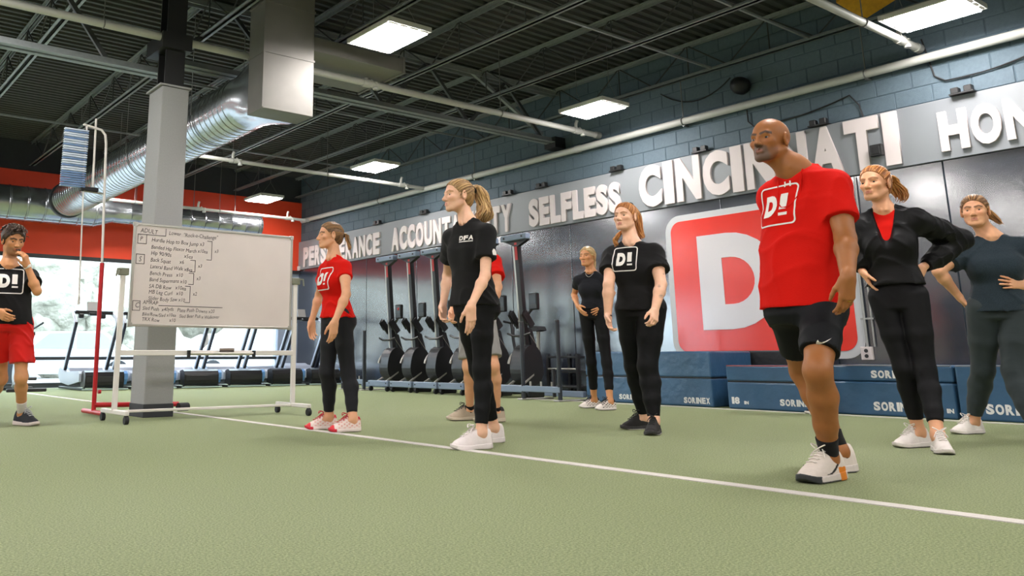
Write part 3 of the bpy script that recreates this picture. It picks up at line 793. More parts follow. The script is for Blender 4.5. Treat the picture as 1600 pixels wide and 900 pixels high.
# ---- upright stored rowing machines
def rower():
    t = empty('rowing_machine', (0, 0, 0))
    # local: x towards the wall; upright rail leans a little
    MB().bar((.36, 0, .55), (.24, 0, 2.28), .075, .075, up=(0, 1, 0)).build('rail', M_blk, t)
    MB().bar((.33, .045, .60), (.215, .045, 2.28), .022, .05, up=(0, 1, 0)).build('rail_edge', M_rail, t)
    MB().bar((.215, -.005, 2.0), (.20, -.005, 2.26), .004, .05, up=(0, 1, 0)).build('red_strip', M_redmark, t)
    tk = MB()
    for k in range(11): tk.bar((.248 - .0007 * k, -.005, 1.66 + .026 * k), (.247 - .0007 * k, -.005, 1.676 + .026 * k), .004, .03, up=(0, 1, 0))
    tk.build('rail_lettering', M_rail, t)
    MB().bevbox(.14, .24, -.28, .26, 2.29, 2.375, .008, 1).build('rear_foot', M_foot_blue, t)
    for yy in (-.2, .18): MB().lathe([(.016, 0), (.016, .008)], 'x', (.132, yy, 2.333), 10).build('bolt', M_blk, t)
    MB().prism([(-.26, 2.29), (.24, 2.29), (.02, 2.20), (-.04, 2.20)], 'x', .20, .27).build('rear_bracket', M_blk, t)
    # flywheel housing
    n = 26
    poly = []
    for k in range(n):
        a = 2 * math.pi * k / n
        rr = .235 + .12 * max(0, math.sin(a)) ** 3
        poly.append((.36 + rr * math.cos(a) * .95, .40 + rr * math.sin(a)))
    MB().prism(poly, 'y', -.12, .13).build('flywheel_housing', M_blk, t)
    MB().tube([(.36 + .235 * math.cos(a), .15, .42 + .25 * math.sin(a)) for a in np.linspace(.3, 2.9, 14)], .018, 8).build('housing_rim', M_rail, t)
    MB().lathe([(.17, -.02), (.18, 0), (.18, .015), (.05, .03)], 'y', (.36, .13, .36), 22).build('fan_grille', M_gloss_blk, t)
    MB().prism([(.50, .45), (.60, .50), (.44, .98), (.36, 1.0)], 'y', -.05, .05).build('neck_fairing', M_blk, t)
    # foot stretchers and handle
    for s in (-1, 1):
        MB().bar((.20, s * .14, 1.22), (.36, s * .14, 1.02), .10, .035, up=(0, 1, 0)).build('foot_plate', M_blk, t)
        MB().tube([(.20, s * .14, 1.25), (.15, s * .14, 1.18), (.24, s * .14, 1.06)], .014, 6).build('foot_strap', M_gloss_blk, t)
    MB().tube([(.34, -.12, 1.10), (.34, .12, 1.10)], .022, 8).build('stretcher_axle', M_rail, t)
    MB().tube([(.22, -.24, .92), (.20, -.10, .88), (.20, .10, .88), (.22, .24, .92)], .018, 8).build('handle', M_gloss_blk, t)
    MB().tube([(.24, -.20, .90), (.40, -.22, .70)], .004, 5).build('chain', M_rail, t)
    MB().bar((.36, -.04, 1.18), (.34, -.24, 1.34), .03, .03).build('monitor_arm', M_blk, t)
    mo = MB().bevbox(.27, .33, -.34, -.16, 1.25, 1.50, .018, 2); mo.build('monitor', M_gloss_blk, t)
    MB().box(.266, .27, -.32, -.18, 1.33, 1.47).build('monitor_screen', mat('dark_screen', rgb(52, 58, 64), .2), t)
    # legs and front foot on the floor
    for s in (-1, 1):
        MB().bar((.40, s * .10, .34), (.06, s * .14, .15), .035, .022).build('leg', M_rail, t)
    MB().bevbox(.0, .08, -.31, .30, .085, .185, .01, 1).build('front_foot', M_foot_blue, t)
    for yy in (-.26, .25): MB().lathe([(.012, 0), (.012, .006)], 'x', (-.006, yy, .14), 10).build('bolt', M_blk, t)
    for yy in (-.25, .25):
        MB().lathe([(.04, -.02), (.045, 0), (.04, .02)], 'y', (.04, yy, .045), 14).bar((.04, yy, .05), (.04, yy, .1), .03, .03).build('caster', M_rubber, t)
    MB().bevbox(.30, .62, -.10, .10, .0, .14, .02, 1).build('ground_pad', M_blk, t)
    return t
rw = rower()
RY = [(12.40, 'first upright rowing machine beside the woman in red'), (11.73, 'second upright rowing machine from the woman in red'), (11.06, 'third upright rowing machine from the woman in red'),
      (10.40, 'upright rowing machine just left of the tall young woman'), (9.74, 'upright rowing machine hidden behind the tall young woman'), (9.06, 'upright rowing machine right of the tall young woman')]
for i, (y, lb) in enumerate(RY):
    t = rw if i == 0 else copy_tree(rw)
    t.location = (8.62, y, 0); tag(t, lb, 'rowing machine', 'rowing machines stored upright along the wall')
MB().lathe([(.02, 0), (.025, .01), (.02, .02)], 'x', (8.875, 12.13, 1.42), 12).build('red_button', M_redmark, rw)

# ---- push sleds
def sled(loc, label, posts):
    t = tag(empty('push_sled', loc), label, 'sled', 'push sleds')
    x, y, _ = loc
    for (dx, dy) in posts:
        MB().tube([(x + dx, y + dy, .0), (x + dx, y + dy, 1.05)], .030, 12).build('post', mat('sled_post', rgb(40, 44, 52), .4), t)
        MB().lathe([(.034, 0), (.034, .02), (.03, .025)], 'z', (x + dx, y + dy, 1.04), 14).build('post_cap', M_blk, t)
    for dy in (-.34, .34):
        MB().bevbox(x - .08, x + .55, y + dy - .05, y + dy + .05, 0, .02, .006, 1).build('skid', M_rail, t)
    MB().bevbox(x - .03, x + .03, y - .36, y + .36, .11, .19, .008, 1).build('cross_beam', M_foot_blue, t)
    MB().bevbox(x + .42, x + .50, y - .36, y + .36, .04, .12, .008, 1).build('cross_beam', M_foot_blue, t)
    for dy in (-.2, 0, .2): MB().tube([(x, y + dy, .18), (x, y + dy, .25)], .014, 8).build('peg', M_rail, t)
    MB().tube([(x + .25, y, .04), (x + .25, y, .42)], .026, 10).build('weight_post', M_blk, t)
    return t
sled((8.46, 8.28, 0), 'black push sled with two tall posts left of the blonde woman', [(0, -.34), (0, .34)])
sled((8.72, 13.32, 0), 'push sled post standing left of the rowing machines', [(0, -.36), (0, .36)])

# ---- upright bike behind the right sled
DXB, DYB = .52, 1.05
bk = tag(empty('exercise_bike', (9.3, 8.75, 0)), 'black exercise bike with curved seat post behind the push sled', 'exercise bike')
MB().tube([(9.15, 8.98, .18), (9.2, 8.75, .38), (9.22, 8.60, .48), (9.22, 8.52, .58), (9.22, 8.50, .98)], .03, 12).build('seat_tube', M_rail, bk)
MB().prism([(8.40, .99), (8.44, 1.05), (8.56, 1.06), (8.66, 1.02), (8.66, .98), (8.5, .97)], 'x', 9.13, 9.31).build('saddle', M_blk, bk)
MB().prism([(8.70, .10), (8.62, .30), (8.74, .50), (8.92, .52), (9.0, .34), (8.96, .12)], 'x', 9.10, 9.30).build('crank_housing', M_blk, bk)
MB().tube([(9.2, 8.95, .40), (9.2, 9.05, .85), (9.2, 9.08, 1.12)], .026, 10).tube([(9.0, 9.05, 1.14), (9.2, 9.08, 1.12), (9.42, 9.05, 1.14)], .018, 8).build('handlebar', M_blk, bk)
for yy in (8.48, 9.05):
    MB().bevbox(8.98, 9.44, yy - .03, yy + .03, 0, .06, .01, 1).build('stabiliser', M_blk, bk)
MB().bar((9.2, 8.48, .04), (9.2, 9.05, .04), .05, .05).bar((9.2, 8.8, .04), (9.2, 8.8, .2), .06, .06).build('frame', M_blk, bk)
bk.location = (9.3 + DXB, 8.75 + DYB, 0)
# ---- low rack
rk = tag(empty('low_rack', (9.95, 8.95, 0)), 'low black rack by the wall between the sled and blonde woman', 'rack')
for (x, y) in ((9.72, 8.74), (9.72, 9.34), (10.2, 8.74), (10.2, 9.34)):
    MB().bar((x, y, 0), (x, y, .62), .05, .05).build('post', M_blk, rk)
for z in (.12, .34, .56):
    MB().bevbox(9.70, 10.22, 8.74, 9.34, z, z + .03, .004, 1).build('shelf', M_blk, rk)
MB().tube([(9.69, 8.76, .40), (9.69, 9.32, .40)], .012, 8).build('bar', M_rail, rk)
# ---- spin bike by the window behind the left man
sb = tag(empty('spin_bike', (3.7, 16.6, 0)), 'pale spin bike by the window behind the man with the whistle', 'exercise bike')
BX_, BY_ = 3.45, 16.3
MB().bevbox(BX_ - .05, BX_ + .62, BY_ - .03, BY_ + .03, 0, .06, .01, 1).build('stabiliser', M_blk, sb)
MB().bevbox(BX_ - .05, BX_ + .62, BY_ + 1.0, BY_ + 1.06, 0, .06, .01, 1).build('stabiliser', M_blk, sb)
MB().tube([(BX_ + .28, BY_ + .03, .06), (BX_ + .28, BY_ + .5, .42), (BX_ + .28, BY_ + 1.03, .06)], .035, 10).build('frame', M_tshell, sb)
MB().lathe([(.24, -.025), (.25, 0), (.24, .025)], 'x', (BX_ + .28, BY_ + .88, .34), 28).build('flywheel', M_tshell, sb)
MB().tube([(BX_ + .28, BY_ + .35, .3), (BX_ + .28, BY_ + .18, .98)], .03, 10).build('seat_post', M_tshell, sb)
MB().prism([(BY_ + .05, .99), (BY_ + .08, 1.05), (BY_ + .32, 1.03), (BY_ + .34, .99)], 'x', BX_ + .19, BX_ + .37).build('saddle', M_blk, sb)
MB().tube([(BX_ + .28, BY_ + .8, .5), (BX_ + .28, BY_ + .88, 1.12)], .03, 10).build('handle_post', M_tshell, sb)
MB().tube([(BX_ + .02, BY_ + .62, 1.24), (BX_ + .04, BY_ + .88, 1.14), (BX_ + .52, BY_ + .88, 1.14), (BX_ + .62, BY_ + .62, 1.24)], .02, 8).build('handlebar', M_blk, sb)
MB().bar((BX_ + .36, BY_ + .42, .36), (BX_ + .38, BY_ + .36, .22), .02, .04).tube([(BX_ + .38, BY_ + .36, .22), (BX_ + .52, BY_ + .36, .22)], .03, 8).build('crank', M_blk, sb)

# ---- outside the glass: bank, trees, parked cars
def noisy(seed, R, c, sq=(1, 1, 1), sub=3, amp=.35):
    bm = bmesh.new(); bmesh.ops.create_icosphere(bm, subdivisions=sub, radius=1)
    from mathutils import noise as nz
    for v in bm.verts:
        p = v.co.copy(); d = nz.noise(p * 1.7 + Vector((seed, 0, 0))) * amp + nz.noise(p * 5 + Vector((0, seed, 0))) * amp * .6
        v.co = Vector((p.x * sq[0], p.y * sq[1], p.z * sq[2])) * R * (1 + d) + Vector(c)
    return bm
M_leaf = mat('pale_leaves', rgb(164, 160, 146), .9, noise=.9, nscale=1.6, col2=rgb(84, 84, 70), bump=1, bscale=3, bdist=.2)
M_bark = mat('bark', rgb(112, 100, 90), .9)
M_bank = mat('pale_bank', rgb(168, 160, 150), .95, noise=.9, nscale=.9, col2=rgb(98, 94, 82), bump=.8, bscale=2, bdist=.2)
v = []; f = []
nx, ny = 60, 8
for j in range(ny):
    for i in range(nx):
        x = -30 + i * 1.4; y = WY + 17 + j * 1.6
        v.append((x, y, -.2 + (j ** 1.35) * .55 + .3 * math.sin(i * .9 + j) * (j > 0)))
for j in range(ny - 1):
    for i in range(nx - 1): f.append((j * nx + i, j * nx + i + 1, (j + 1) * nx + i + 1, (j + 1) * nx + i))
tag(MB().add(v, f, True).build('bank_outside', M_bank), kind='structure', label='pale sunlit bank beyond the parking lot')
rr = random.Random(3)
for i, x in enumerate((-16, -9, -2.5, 3.5, 9.2, 14.8, 20.4, 26.5)):
    y = WY + 15.5 + rr.uniform(-1, 1.5); R = rr.uniform(1.5, 2.2)
    t = tag(empty('roadside_tree', (x, y, -.2)), ('pale leafy tree outside the far windows, number %s from the left' % ['one', 'two', 'three', 'four', 'five', 'six', 'seven', 'eight'][i]), 'tree', 'trees outside the windows')
    MB().tube([(x, y, -.2), (x + .1, y, 1.2), (x - .1, y, 2.6)], [.16, .13, .09], 8).build('trunk', M_bark, t)
    mb = MB()
    for k in range(4):
        mb.bm(noisy(i * 7 + k, R * rr.uniform(.55, .8), (x + rr.uniform(-1, 1), y + rr.uniform(-.6, .6), 2.4 + rr.uniform(-.9, 1.6))), True)
    mb.build('crown', M_leaf, t)
def car(x, y, col, label):
    c = tag(empty('parked_car', (x, y, -.12)), label, 'car', 'cars outside the windows')
    z = -.12
    mc = mat('car_paint_%d' % int(x * 10), col, .3, coat=.5)
    MB().prism([(x - 2.2, z + .3), (x - 2.2, z + .75), (x - 1.3, z + .92), (x + 1.7, z + .95), (x + 2.2, z + .8), (x + 2.25, z + .3)], 'y', y - .85, y + .85).build('body', mc, c)
    MB().prism([(x - 1.1, z + .92), (x - .5, z + 1.42), (x + 1.0, z + 1.45), (x + 1.75, z + .95)], 'y', y - .75, y + .75).build('cabin', mc, c)
    MB().prism([(x - .9, z + .97), (x - .45, z + 1.36), (x + .2, z + 1.39), (x + .2, z + .97)], 'y', y - .76, y - .752).build('side_window', mat('car_glass', rgb(150, 152, 154), .1), c)
    MB().prism([(x + .28, z + .97), (x + .28, z + 1.39), (x + .95, z + 1.39), (x + 1.5, z + .97)], 'y', y - .76, y - .752).build('side_window', MATS['car_glass'], c)
    for dx in (-1.35, 1.4):
        for dy in (-.78, .78): MB().lathe([(.31, -.1), (.33, -.06), (.33, .06), (.31, .1)], 'y', (x + dx, y + dy, z + .33), 20).build('wheel', M_rubber, c)
car(6.4, WY + 6.5, rgb(186, 186, 186), 'white car parked outside behind the left treadmills')
car(12.2, WY + 7.0, rgb(160, 162, 166), 'silver car parked outside behind the whiteboard treadmills')
# ================================================================ PEOPLE: engine
# A figure is an implicit surface (smooth union of tapered limbs, ellipsoids and torso lofts)
# meshed with surface nets; clothes are looser fields of the same skeleton cut at hems and cuffs.
def nrm(v):
    v = np.asarray(v, float); return v / (np.linalg.norm(v) + 1e-12)
class Field:
    def __init__(s): s.p = []
    def rc(s, a, b, ra, rb, k=.02, op='u', sq=None, flat=False):
        a = np.asarray(a, float); b = np.asarray(b, float); r = max(ra, rb) * (max(1, sq[1]) if sq else 1)
        lo = np.minimum(a, b) - r; hi = np.maximum(a, b) + r
        ba = b - a; L = float(ba @ ba) + 1e-12
        def fn(x, y, z):
            px, py, pz = x - a[0], y - a[1], z - a[2]
            if sq:
                n, sc = sq; c = (px * n[0] + py * n[1] + pz * n[2]) * (1 / sc - 1)
                px = px + n[0] * c; py = py + n[1] * c; pz = pz + n[2] * c
            t = np.clip((px * ba[0] + py * ba[1] + pz * ba[2]) / L, 0, 1)
            d = np.sqrt((px - ba[0] * t) ** 2 + (py - ba[1] * t) ** 2 + (pz - ba[2] * t) ** 2)
            d = d - (ra + (rb - ra) * t)
            if flat: d = np.maximum(d, (px * ba[0] + py * ba[1] + pz * ba[2] - L) / math.sqrt(L))
            return d
        s.p.append((fn, lo, hi, k, op)); return s
    def chain(s, pts, rs, k=.02, op='u', sq=None):
        for i in range(len(pts) - 1): s.rc(pts[i], pts[i + 1], rs[i], rs[i + 1], k, op, sq)
        return s
    def el(s, c, r, A=None, k=.02, op='u'):
        c = np.asarray(c, float); r = np.asarray(r, float)
        A = np.eye(3) if A is None else np.asarray(A, float)
        ext = np.abs(A.T) @ r
        def fn(x, y, z):
            px, py, pz = x - c[0], y - c[1], z - c[2]
            u = (px * A[0, 0] + py * A[0, 1] + pz * A[0, 2]); v = (px * A[1, 0] + py * A[1, 1] + pz * A[1, 2]); w = (px * A[2, 0] + py * A[2, 1] + pz * A[2, 2])
            k0 = np.sqrt((u / r[0]) ** 2 + (v / r[1]) ** 2 + (w / r[2]) ** 2)
            k1 = np.sqrt((u / r[0] ** 2) ** 2 + (v / r[1] ** 2) ** 2 + (w / r[2] ** 2) ** 2) + 1e-9
            return k0 * (k0 - 1) / k1
        s.p.append((fn, c - ext, c + ext, k, op)); return s
    def loft(s, secs, k=.03, op='u', ex=2.4):
        """secs: list of (z, cx, cy, yaw, rx, ryf, ryb) from low to high; yaw = heading of the front"""
        S = np.array(secs, float)
        zs = S[:, 0]; R = S[:, 4:].max()
        lo = np.array([S[:, 1].min() - R, S[:, 2].min() - R, zs[0]]); hi = np.array([S[:, 1].max() + R, S[:, 2].max() + R, zs[-1]])
        def smooth(z, col):
            return np.interp(z, zs, S[:, col])
        def fn(x, y, z):
            cx, cy, yw, rx, rf, rb = [smooth(z, i) for i in range(1, 7)]
            c, q = np.cos(yw), np.sin(yw)
            px, py = x - cx, y - cy
            v = px * c + py * q; u = px * q - py * c
            ry = np.where(v > 0, rf, rb)
            g = (np.abs(u / rx) ** ex + np.abs(v / ry) ** ex + 1e-9) ** (1 / ex)
            d = (g - 1) * np.minimum(rx, ry)
            return np.maximum(d, np.maximum(zs[0] - z, z - zs[-1]))
        s.p.append((fn, lo, hi, k, op)); return s
    def half(s, pt, n, k=.004, where=None):
        """keep the side the normal points away from; where=(centre, radius) limits the cut"""
        pt = np.asarray(pt, float); n = nrm(n)
        def fn(x, y, z): return (x - pt[0]) * n[0] + (y - pt[1]) * n[1] + (z - pt[2]) * n[2]
        if where is None: s.p.append((fn, None, None, k, 'i'))
        else: s.p.append((fn, np.asarray(where[0]) - where[1], np.asarray(where[0]) + where[1], k, 'i'))
        return s
    def fnop(s, fn, op='d', lo=None, hi=None, k=.004):
        s.p.append((fn, lo, hi, k, op)); return s
    def mesh(s, h, lo=None, hi=None):
        if lo is None:
            L = [p[1] for p in s.p if p[4] == 'u']; H = [p[2] for p in s.p if p[4] == 'u']
            lo = np.min(L, 0) - .03; hi = np.max(H, 0) + .03
        lo = np.asarray(lo, float); hi = np.asarray(hi, float)
        n = np.ceil((hi - lo) / h).astype(int) + 1
        ax = [(lo[i] + np.arange(n[i]) * h).astype(np.float32) for i in range(3)]
        D = np.full(n, .08, np.float32)
        for fn, l, u, k, op in s.p:
            if l is None: sl = (slice(0, n[0]), slice(0, n[1]), slice(0, n[2]))
            else:
                m = k + .02
                i0 = np.clip(np.floor((l - m - lo) / h).astype(int), 0, n); i1 = np.clip(np.ceil((u + m - lo) / h).astype(int) + 1, 0, n)
                if np.any(i1 <= i0): continue
                sl = tuple(slice(i0[i], i1[i]) for i in range(3))
            x = ax[0][sl[0]][:, None, None]; y = ax[1][sl[1]][None, :, None]; z = ax[2][sl[2]][None, None, :]
            d = fn(x, y, z); a = D[sl]
            if op == 'd': D[sl] = a + d; continue
            if op == 'u': hh = np.maximum(k - np.abs(a - d), 0) / k; D[sl] = np.minimum(a, d) - hh * hh * k * .25
            elif op == 's': hh = np.maximum(k - np.abs(a + d), 0) / k; D[sl] = np.maximum(a, -d) + hh * hh * k * .25
            else: hh = np.maximum(k - np.abs(a - d), 0) / k; D[sl] = np.maximum(a, d) + hh * hh * k * .25
        return surface_nets(D, lo, h)
EDG = [(0, 1), (2, 3), (4, 5), (6, 7), (0, 2), (1, 3), (4, 6), (5, 7), (0, 4), (1, 5), (2, 6), (3, 7)]
OFF = np.array([[i & 1, (i >> 1) & 1, (i >> 2) & 1] for i in range(8)])
def surface_nets(D, lo, h):
    S = D < 0
    nx, ny, nz = D.shape
    cnt = np.zeros((nx - 1, ny - 1, nz - 1), np.int8)
    for o in OFF: cnt += S[o[0]:nx - 1 + o[0], o[1]:ny - 1 + o[1], o[2]:nz - 1 + o[2]]
    idx = np.argwhere((cnt > 0) & (cnt < 8))
    if len(idx) == 0: return np.zeros((0, 3)), np.zeros((0, 4), int)
    val = np.stack([D[idx[:, 0] + o[0], idx[:, 1] + o[1], idx[:, 2] + o[2]] for o in OFF], 1)
    acc = np.zeros((len(idx), 3)); c = np.zeros(len(idx))
    for a, b in EDG:
        m = (val[:, a] < 0) != (val[:, b] < 0)
        va, vb = val[m, a], val[m, b]
        t = va / (va - vb)
        acc[m] += OFF[a] + (OFF[b] - OFF[a]) * t[:, None]; c[m] += 1
    V = lo + (idx + acc / c[:, None]) * h
    ID = np.full(cnt.shape, -1, np.int32); ID[idx[:, 0], idx[:, 1], idx[:, 2]] = np.arange(len(idx))
    Q = []
    for ax in range(3):
        sh = [slice(None)] * 3; sh2 = [slice(None)] * 3
        sh[ax] = slice(0, -1); sh2[ax] = slice(1, None)
        A, B = S[tuple(sh)], S[tuple(sh2)]
        e = np.argwhere(A != B)
        o1, o2 = [i for i in range(3) if i != ax]
        ok = (e[:, o1] > 0) & (e[:, o2] > 0) & (e[:, o1] < D.shape[o1] - 1) & (e[:, o2] < D.shape[o2] - 1)
        e = e[ok]
        fl = A[e[:, 0], e[:, 1], e[:, 2]]
        def cell(d1, d2):
            q = e.copy(); q[:, o1] -= d1; q[:, o2] -= d2
            return ID[q[:, 0], q[:, 1], q[:, 2]]
        quad = np.stack([cell(1, 1), cell(0, 1), cell(0, 0), cell(1, 0)], 1)
        if ax == 1: fl = ~fl
        quad[~fl] = quad[~fl][:, ::-1]
        Q.append(quad)
    return V, np.concatenate(Q)
def np_mesh(name, V, Q, m, colors=None, smooth=True):
    me = bpy.data.meshes.new(name)
    me.vertices.add(len(V)); me.vertices.foreach_set('co', np.asarray(V, np.float32).ravel())
    Q = np.asarray(Q, np.int32)
    me.loops.add(Q.size); me.loops.foreach_set('vertex_index', Q.ravel())
    me.polygons.add(len(Q)); me.polygons.foreach_set('loop_start', np.arange(0, Q.size, Q.shape[1], dtype=np.int32))
    me.update(calc_edges=True)
    me.polygons.foreach_set('use_smooth', np.ones(len(Q), bool) if smooth else np.zeros(len(Q), bool))
    if colors is not None:
        at = me.attributes.new('Col', 'FLOAT_COLOR', 'POINT')
        at.data.foreach_set('color', np.asarray(colors, np.float32).ravel())
    me.materials.append(m)
    return me
def join_vq(parts):
    V = []; Q = []; o = 0
    for v, q in parts:
        if len(v) == 0: continue
        V.append(v); Q.append(q + o); o += len(v)
    return np.concatenate(V), np.concatenate(Q)
# pixel -> 3D helpers used while posing: a body stands at its own real place and depth
NH = np.array([AX[2][0], AX[2][1], 0]); NH /= np.linalg.norm(NH)
CC = np.array([0, 0, CAM_H])
def ray(x, y): return AX.T @ np.array([(x - PX) / F, (y - PY) / F, 1.0])
def on_floor(x, y, z=0.0):
    d = ray(x, y); return CC + d * ((z - CAM_H) / d[2])
def at_depth(x, y, dep):
    d = ray(x, y); return CC + d * (dep / (d @ NH))

M_SKIN = {}
def skin_mat(name):
    if name not in M_SKIN:
        m = mat('skin_' + name, (1, 1, 1, 1), .5, attr='Col', noise=.16, nscale=40, bump=.06, bscale=300, spec=.4, bdist=.004)
        b = m.node_tree.nodes['Principled BSDF']
        b.inputs['Subsurface Weight'].default_value = .08
        b.inputs['Subsurface Radius'].default_value = (.012, .004, .002)
        M_SKIN[name] = m
    return M_SKIN[name]
M_hair = mat('hair_strands', (1, 1, 1, 1), .42, attr='Col', noise=.35, nscale=30, spec=.5, stretch=(1, 1, .3))
M_eye = mat('eye_surface', (1, 1, 1, 1), .15, attr='Col', spec=.6)
def cloth(name, c, rough=.85, bump=.25, bscale=220, sheen=.15, noise=.18, nscale=6):
    return mat('fabric_' + name, c, rough, noise=noise, nscale=nscale, bump=bump, bscale=bscale, sheen=sheen, spec=.14, bdist=.004)
M_shoe = mat('shoe_upper', (1, 1, 1, 1), .7, attr='Col', noise=.15, nscale=60, bump=.25, bscale=300, bdist=.003, spec=.3)
M_sole = mat('shoe_sole', (1, 1, 1, 1), .6, attr='Col', noise=.12, nscale=30)
M_lace = mat('shoe_lace', (1, 1, 1, 1), .8, attr='Col')

def folds(amp, pts, seed=0, f=9.0):
    """cloth creases: warped ridges running mostly down the cloth and diagonally, fading in and out"""
    r = random.Random(seed); a, b, c, d = [r.uniform(0, 6.28) for _ in range(4)]
    def fn(x, y, z):
        w1 = 1.6 * np.sin(f * .22 * z + a + 1.5 * np.sin(f * .15 * (x - y) + d))
        r1 = 1 - np.abs(np.sin(f * .55 * (x * .75 + y * .66) + f * .22 * z + w1))
        r2 = 1 - np.abs(np.sin(f * .42 * (z * .9 + .55 * x - .45 * y) + b + 1.8 * np.sin(f * .2 * (x + y) + c)))
        m1 = .5 + .5 * np.sin(f * .16 * z + f * .2 * (x + y) + c); m2 = .5 + .5 * np.sin(f * .19 * (x - y) - f * .14 * z + d)
        return -amp * 2.6 * (.6 * r1 * r1 * m1 + .55 * r2 * r2 * m2 - .3)
    return fn

def hand_field(F_, wrist, d, n, w, L, curl=.35, spread=0.0, thumb_out=.5):
    """d: towards fingertips, n: palm normal (palm side), w: towards the thumb side"""
    d, n = nrm(d), nrm(n); n = nrm(n - d * (n @ d)); w = nrm(np.asarray(w) - d * (np.asarray(w) @ d)); w = nrm(w - n * (w @ n))
    P = lambda a, b, c: wrist + d * (a * L) + w * (b * L) + n * (c * L)
    kn = [(.50, .165), (.525, .055), (.505, -.055), (.46, -.155)]
    ln = [(.21, .14, .11), (.235, .155, .115), (.215, .145, .11), (.165, .11, .095)]
    F_.rc(P(-.06, 0, 0), P(.12, 0, 0), .145 * L, .15 * L, .02, sq=(n, .72))
    for i, (a, b) in enumerate(kn):
        F_.rc(P(.08, b * .62, 0), P(a, b, -.01), .085 * L, .062 * L, .018)
    for i, ((a, b), l3) in enumerate(zip(kn, ln)):
        p = P(a, b, -.01); ang = curl * (.55 + .12 * i); dirv = d
        side = w * spread * (1.5 - i) * .12
        rr = [.053, .049, .044, .036] if i < 3 else [.047, .043, .039, .032]
        for j, l in enumerate(l3):
            dv = nrm(d * math.cos(ang) + n * math.sin(ang) + side)
            q = p + dv * l * L
            F_.rc(p, q, rr[j] * L, rr[j + 1] * L, .004)
            p = q; ang += curl * (1.0 + .1 * i)
    # thumb leaves the side of the palm
    a = P(.10, .13, .03); t1 = nrm(d * .72 + w * thumb_out + n * .28); b = a + t1 * .25 * L
    t2 = nrm(d * .88 + w * thumb_out * .35 + n * .38); c = b + t2 * .17 * L; t3 = nrm(d * .92 + n * .42); e = c + t3 * .13 * L
    F_.rc(a, b, .085 * L, .062 * L, .02); F_.rc(b, c, .06 * L, .052 * L, .006); F_.rc(c, e, .052 * L, .04 * L, .004)

def head_axes(yaw, pitch=0.0, tilt=0.0):
    f = np.array([math.cos(yaw), math.sin(yaw), 0]); r = np.array([math.sin(yaw), -math.cos(yaw), 0]); u = np.array([0, 0, 1.0])
    f2 = f * math.cos(pitch) + u * math.sin(pitch); u2 = u * math.cos(pitch) - f * math.sin(pitch)
    r3 = r * math.cos(tilt) + u2 * math.sin(tilt); u3 = u2 * math.cos(tilt) - r * math.sin(tilt)
    return np.stack([r3, f2, u3])
def head_field(F_, O, A, s, male=False, jaw=1.0, full=0.0):
    P = lambda x, y, z: O + (A[0] * x + A[1] * y + A[2] * z) * s
    F_.el(P(0, -.055, .125), np.array([.335, .425, .365]) * s, A, .02)
    F_.el(P(0, .13, -.10), np.array([.262 + full, .265, .31]) * s, A, .06 * s)
    F_.el(P(0, .115, -.27), np.array([.215 * jaw + full, .25, .185]) * s, A, .08 * s)
    F_.el(P(0, .305, -.40), np.array([.10 * jaw + full * .4, .085, .085]) * s, A, .09 * s)
    for q in (-1, 1):
        F_.rc(P(q * .235 * jaw, -.02, -.22), P(q * .12, .25, -.39), .075 * s, .07 * s, .09 * s)
        F_.el(P(q * .175, .27, -.085), np.array([.095 + full * .5, .085, .075]) * s, A, .08 * s)
    F_.rc(P(-.15, .315, .085), P(.15, .315, .085), .06 * s, .06 * s, .07 * s)
    for q in (-1, 1): F_.el(P(q * .145, .415, .0), np.array([.085, .065, .052]) * s, A, .05 * s, 's')
    F_.rc(P(0, .365, .05), P(0, .455, -.12), .036 * s, .05 * s, .05 * s)
    F_.el(P(0, .462, -.135), np.array([.05, .055, .045]) * s, A, .03 * s)
    for q in (-1, 1): F_.el(P(q * .052, .415, -.15), np.array([.036, .045, .035]) * s, A, .025 * s)
    F_.rc(P(-.075, .372, -.248), P(.075, .372, -.248), .022 * s, .022 * s, .04 * s)
    F_.rc(P(0, .396, -.243), P(0, .394, -.245), .026 * s, .026 * s, .03 * s)
    F_.rc(P(-.06, .372, -.292), P(.06, .372, -.292), .03 * s, .03 * s, .035 * s)
    F_.rc(P(-.10, .41, -.268), P(.10, .41, -.268), .008 * s, .008 * s, .012 * s, 's')
    for q in (-1, 1):
        B = np.stack([nrm(A[0] * math.cos(.35) + A[1] * .34 * q * -1), nrm(A[1] * math.cos(.35) + A[0] * .34 * q), A[2]])
        c = P(q * .345, -.045, -.02)
        F_.el(c, np.array([.045, .09, .15]) * s, B, .02 * s)
        F_.el(P(q * .385, -.025, -.005), np.array([.03, .05, .09]) * s, B, .02 * s, 's')
        # lids: eye rests between two soft folds
        F_.rc(P(q * .085, .33, .038), P(q * .205, .305, .036), .018 * s, .016 * s, .02 * s)
        F_.rc(P(q * .09, .328, -.04), P(q * .20, .305, -.034), .014 * s, .012 * s, .02 * s)
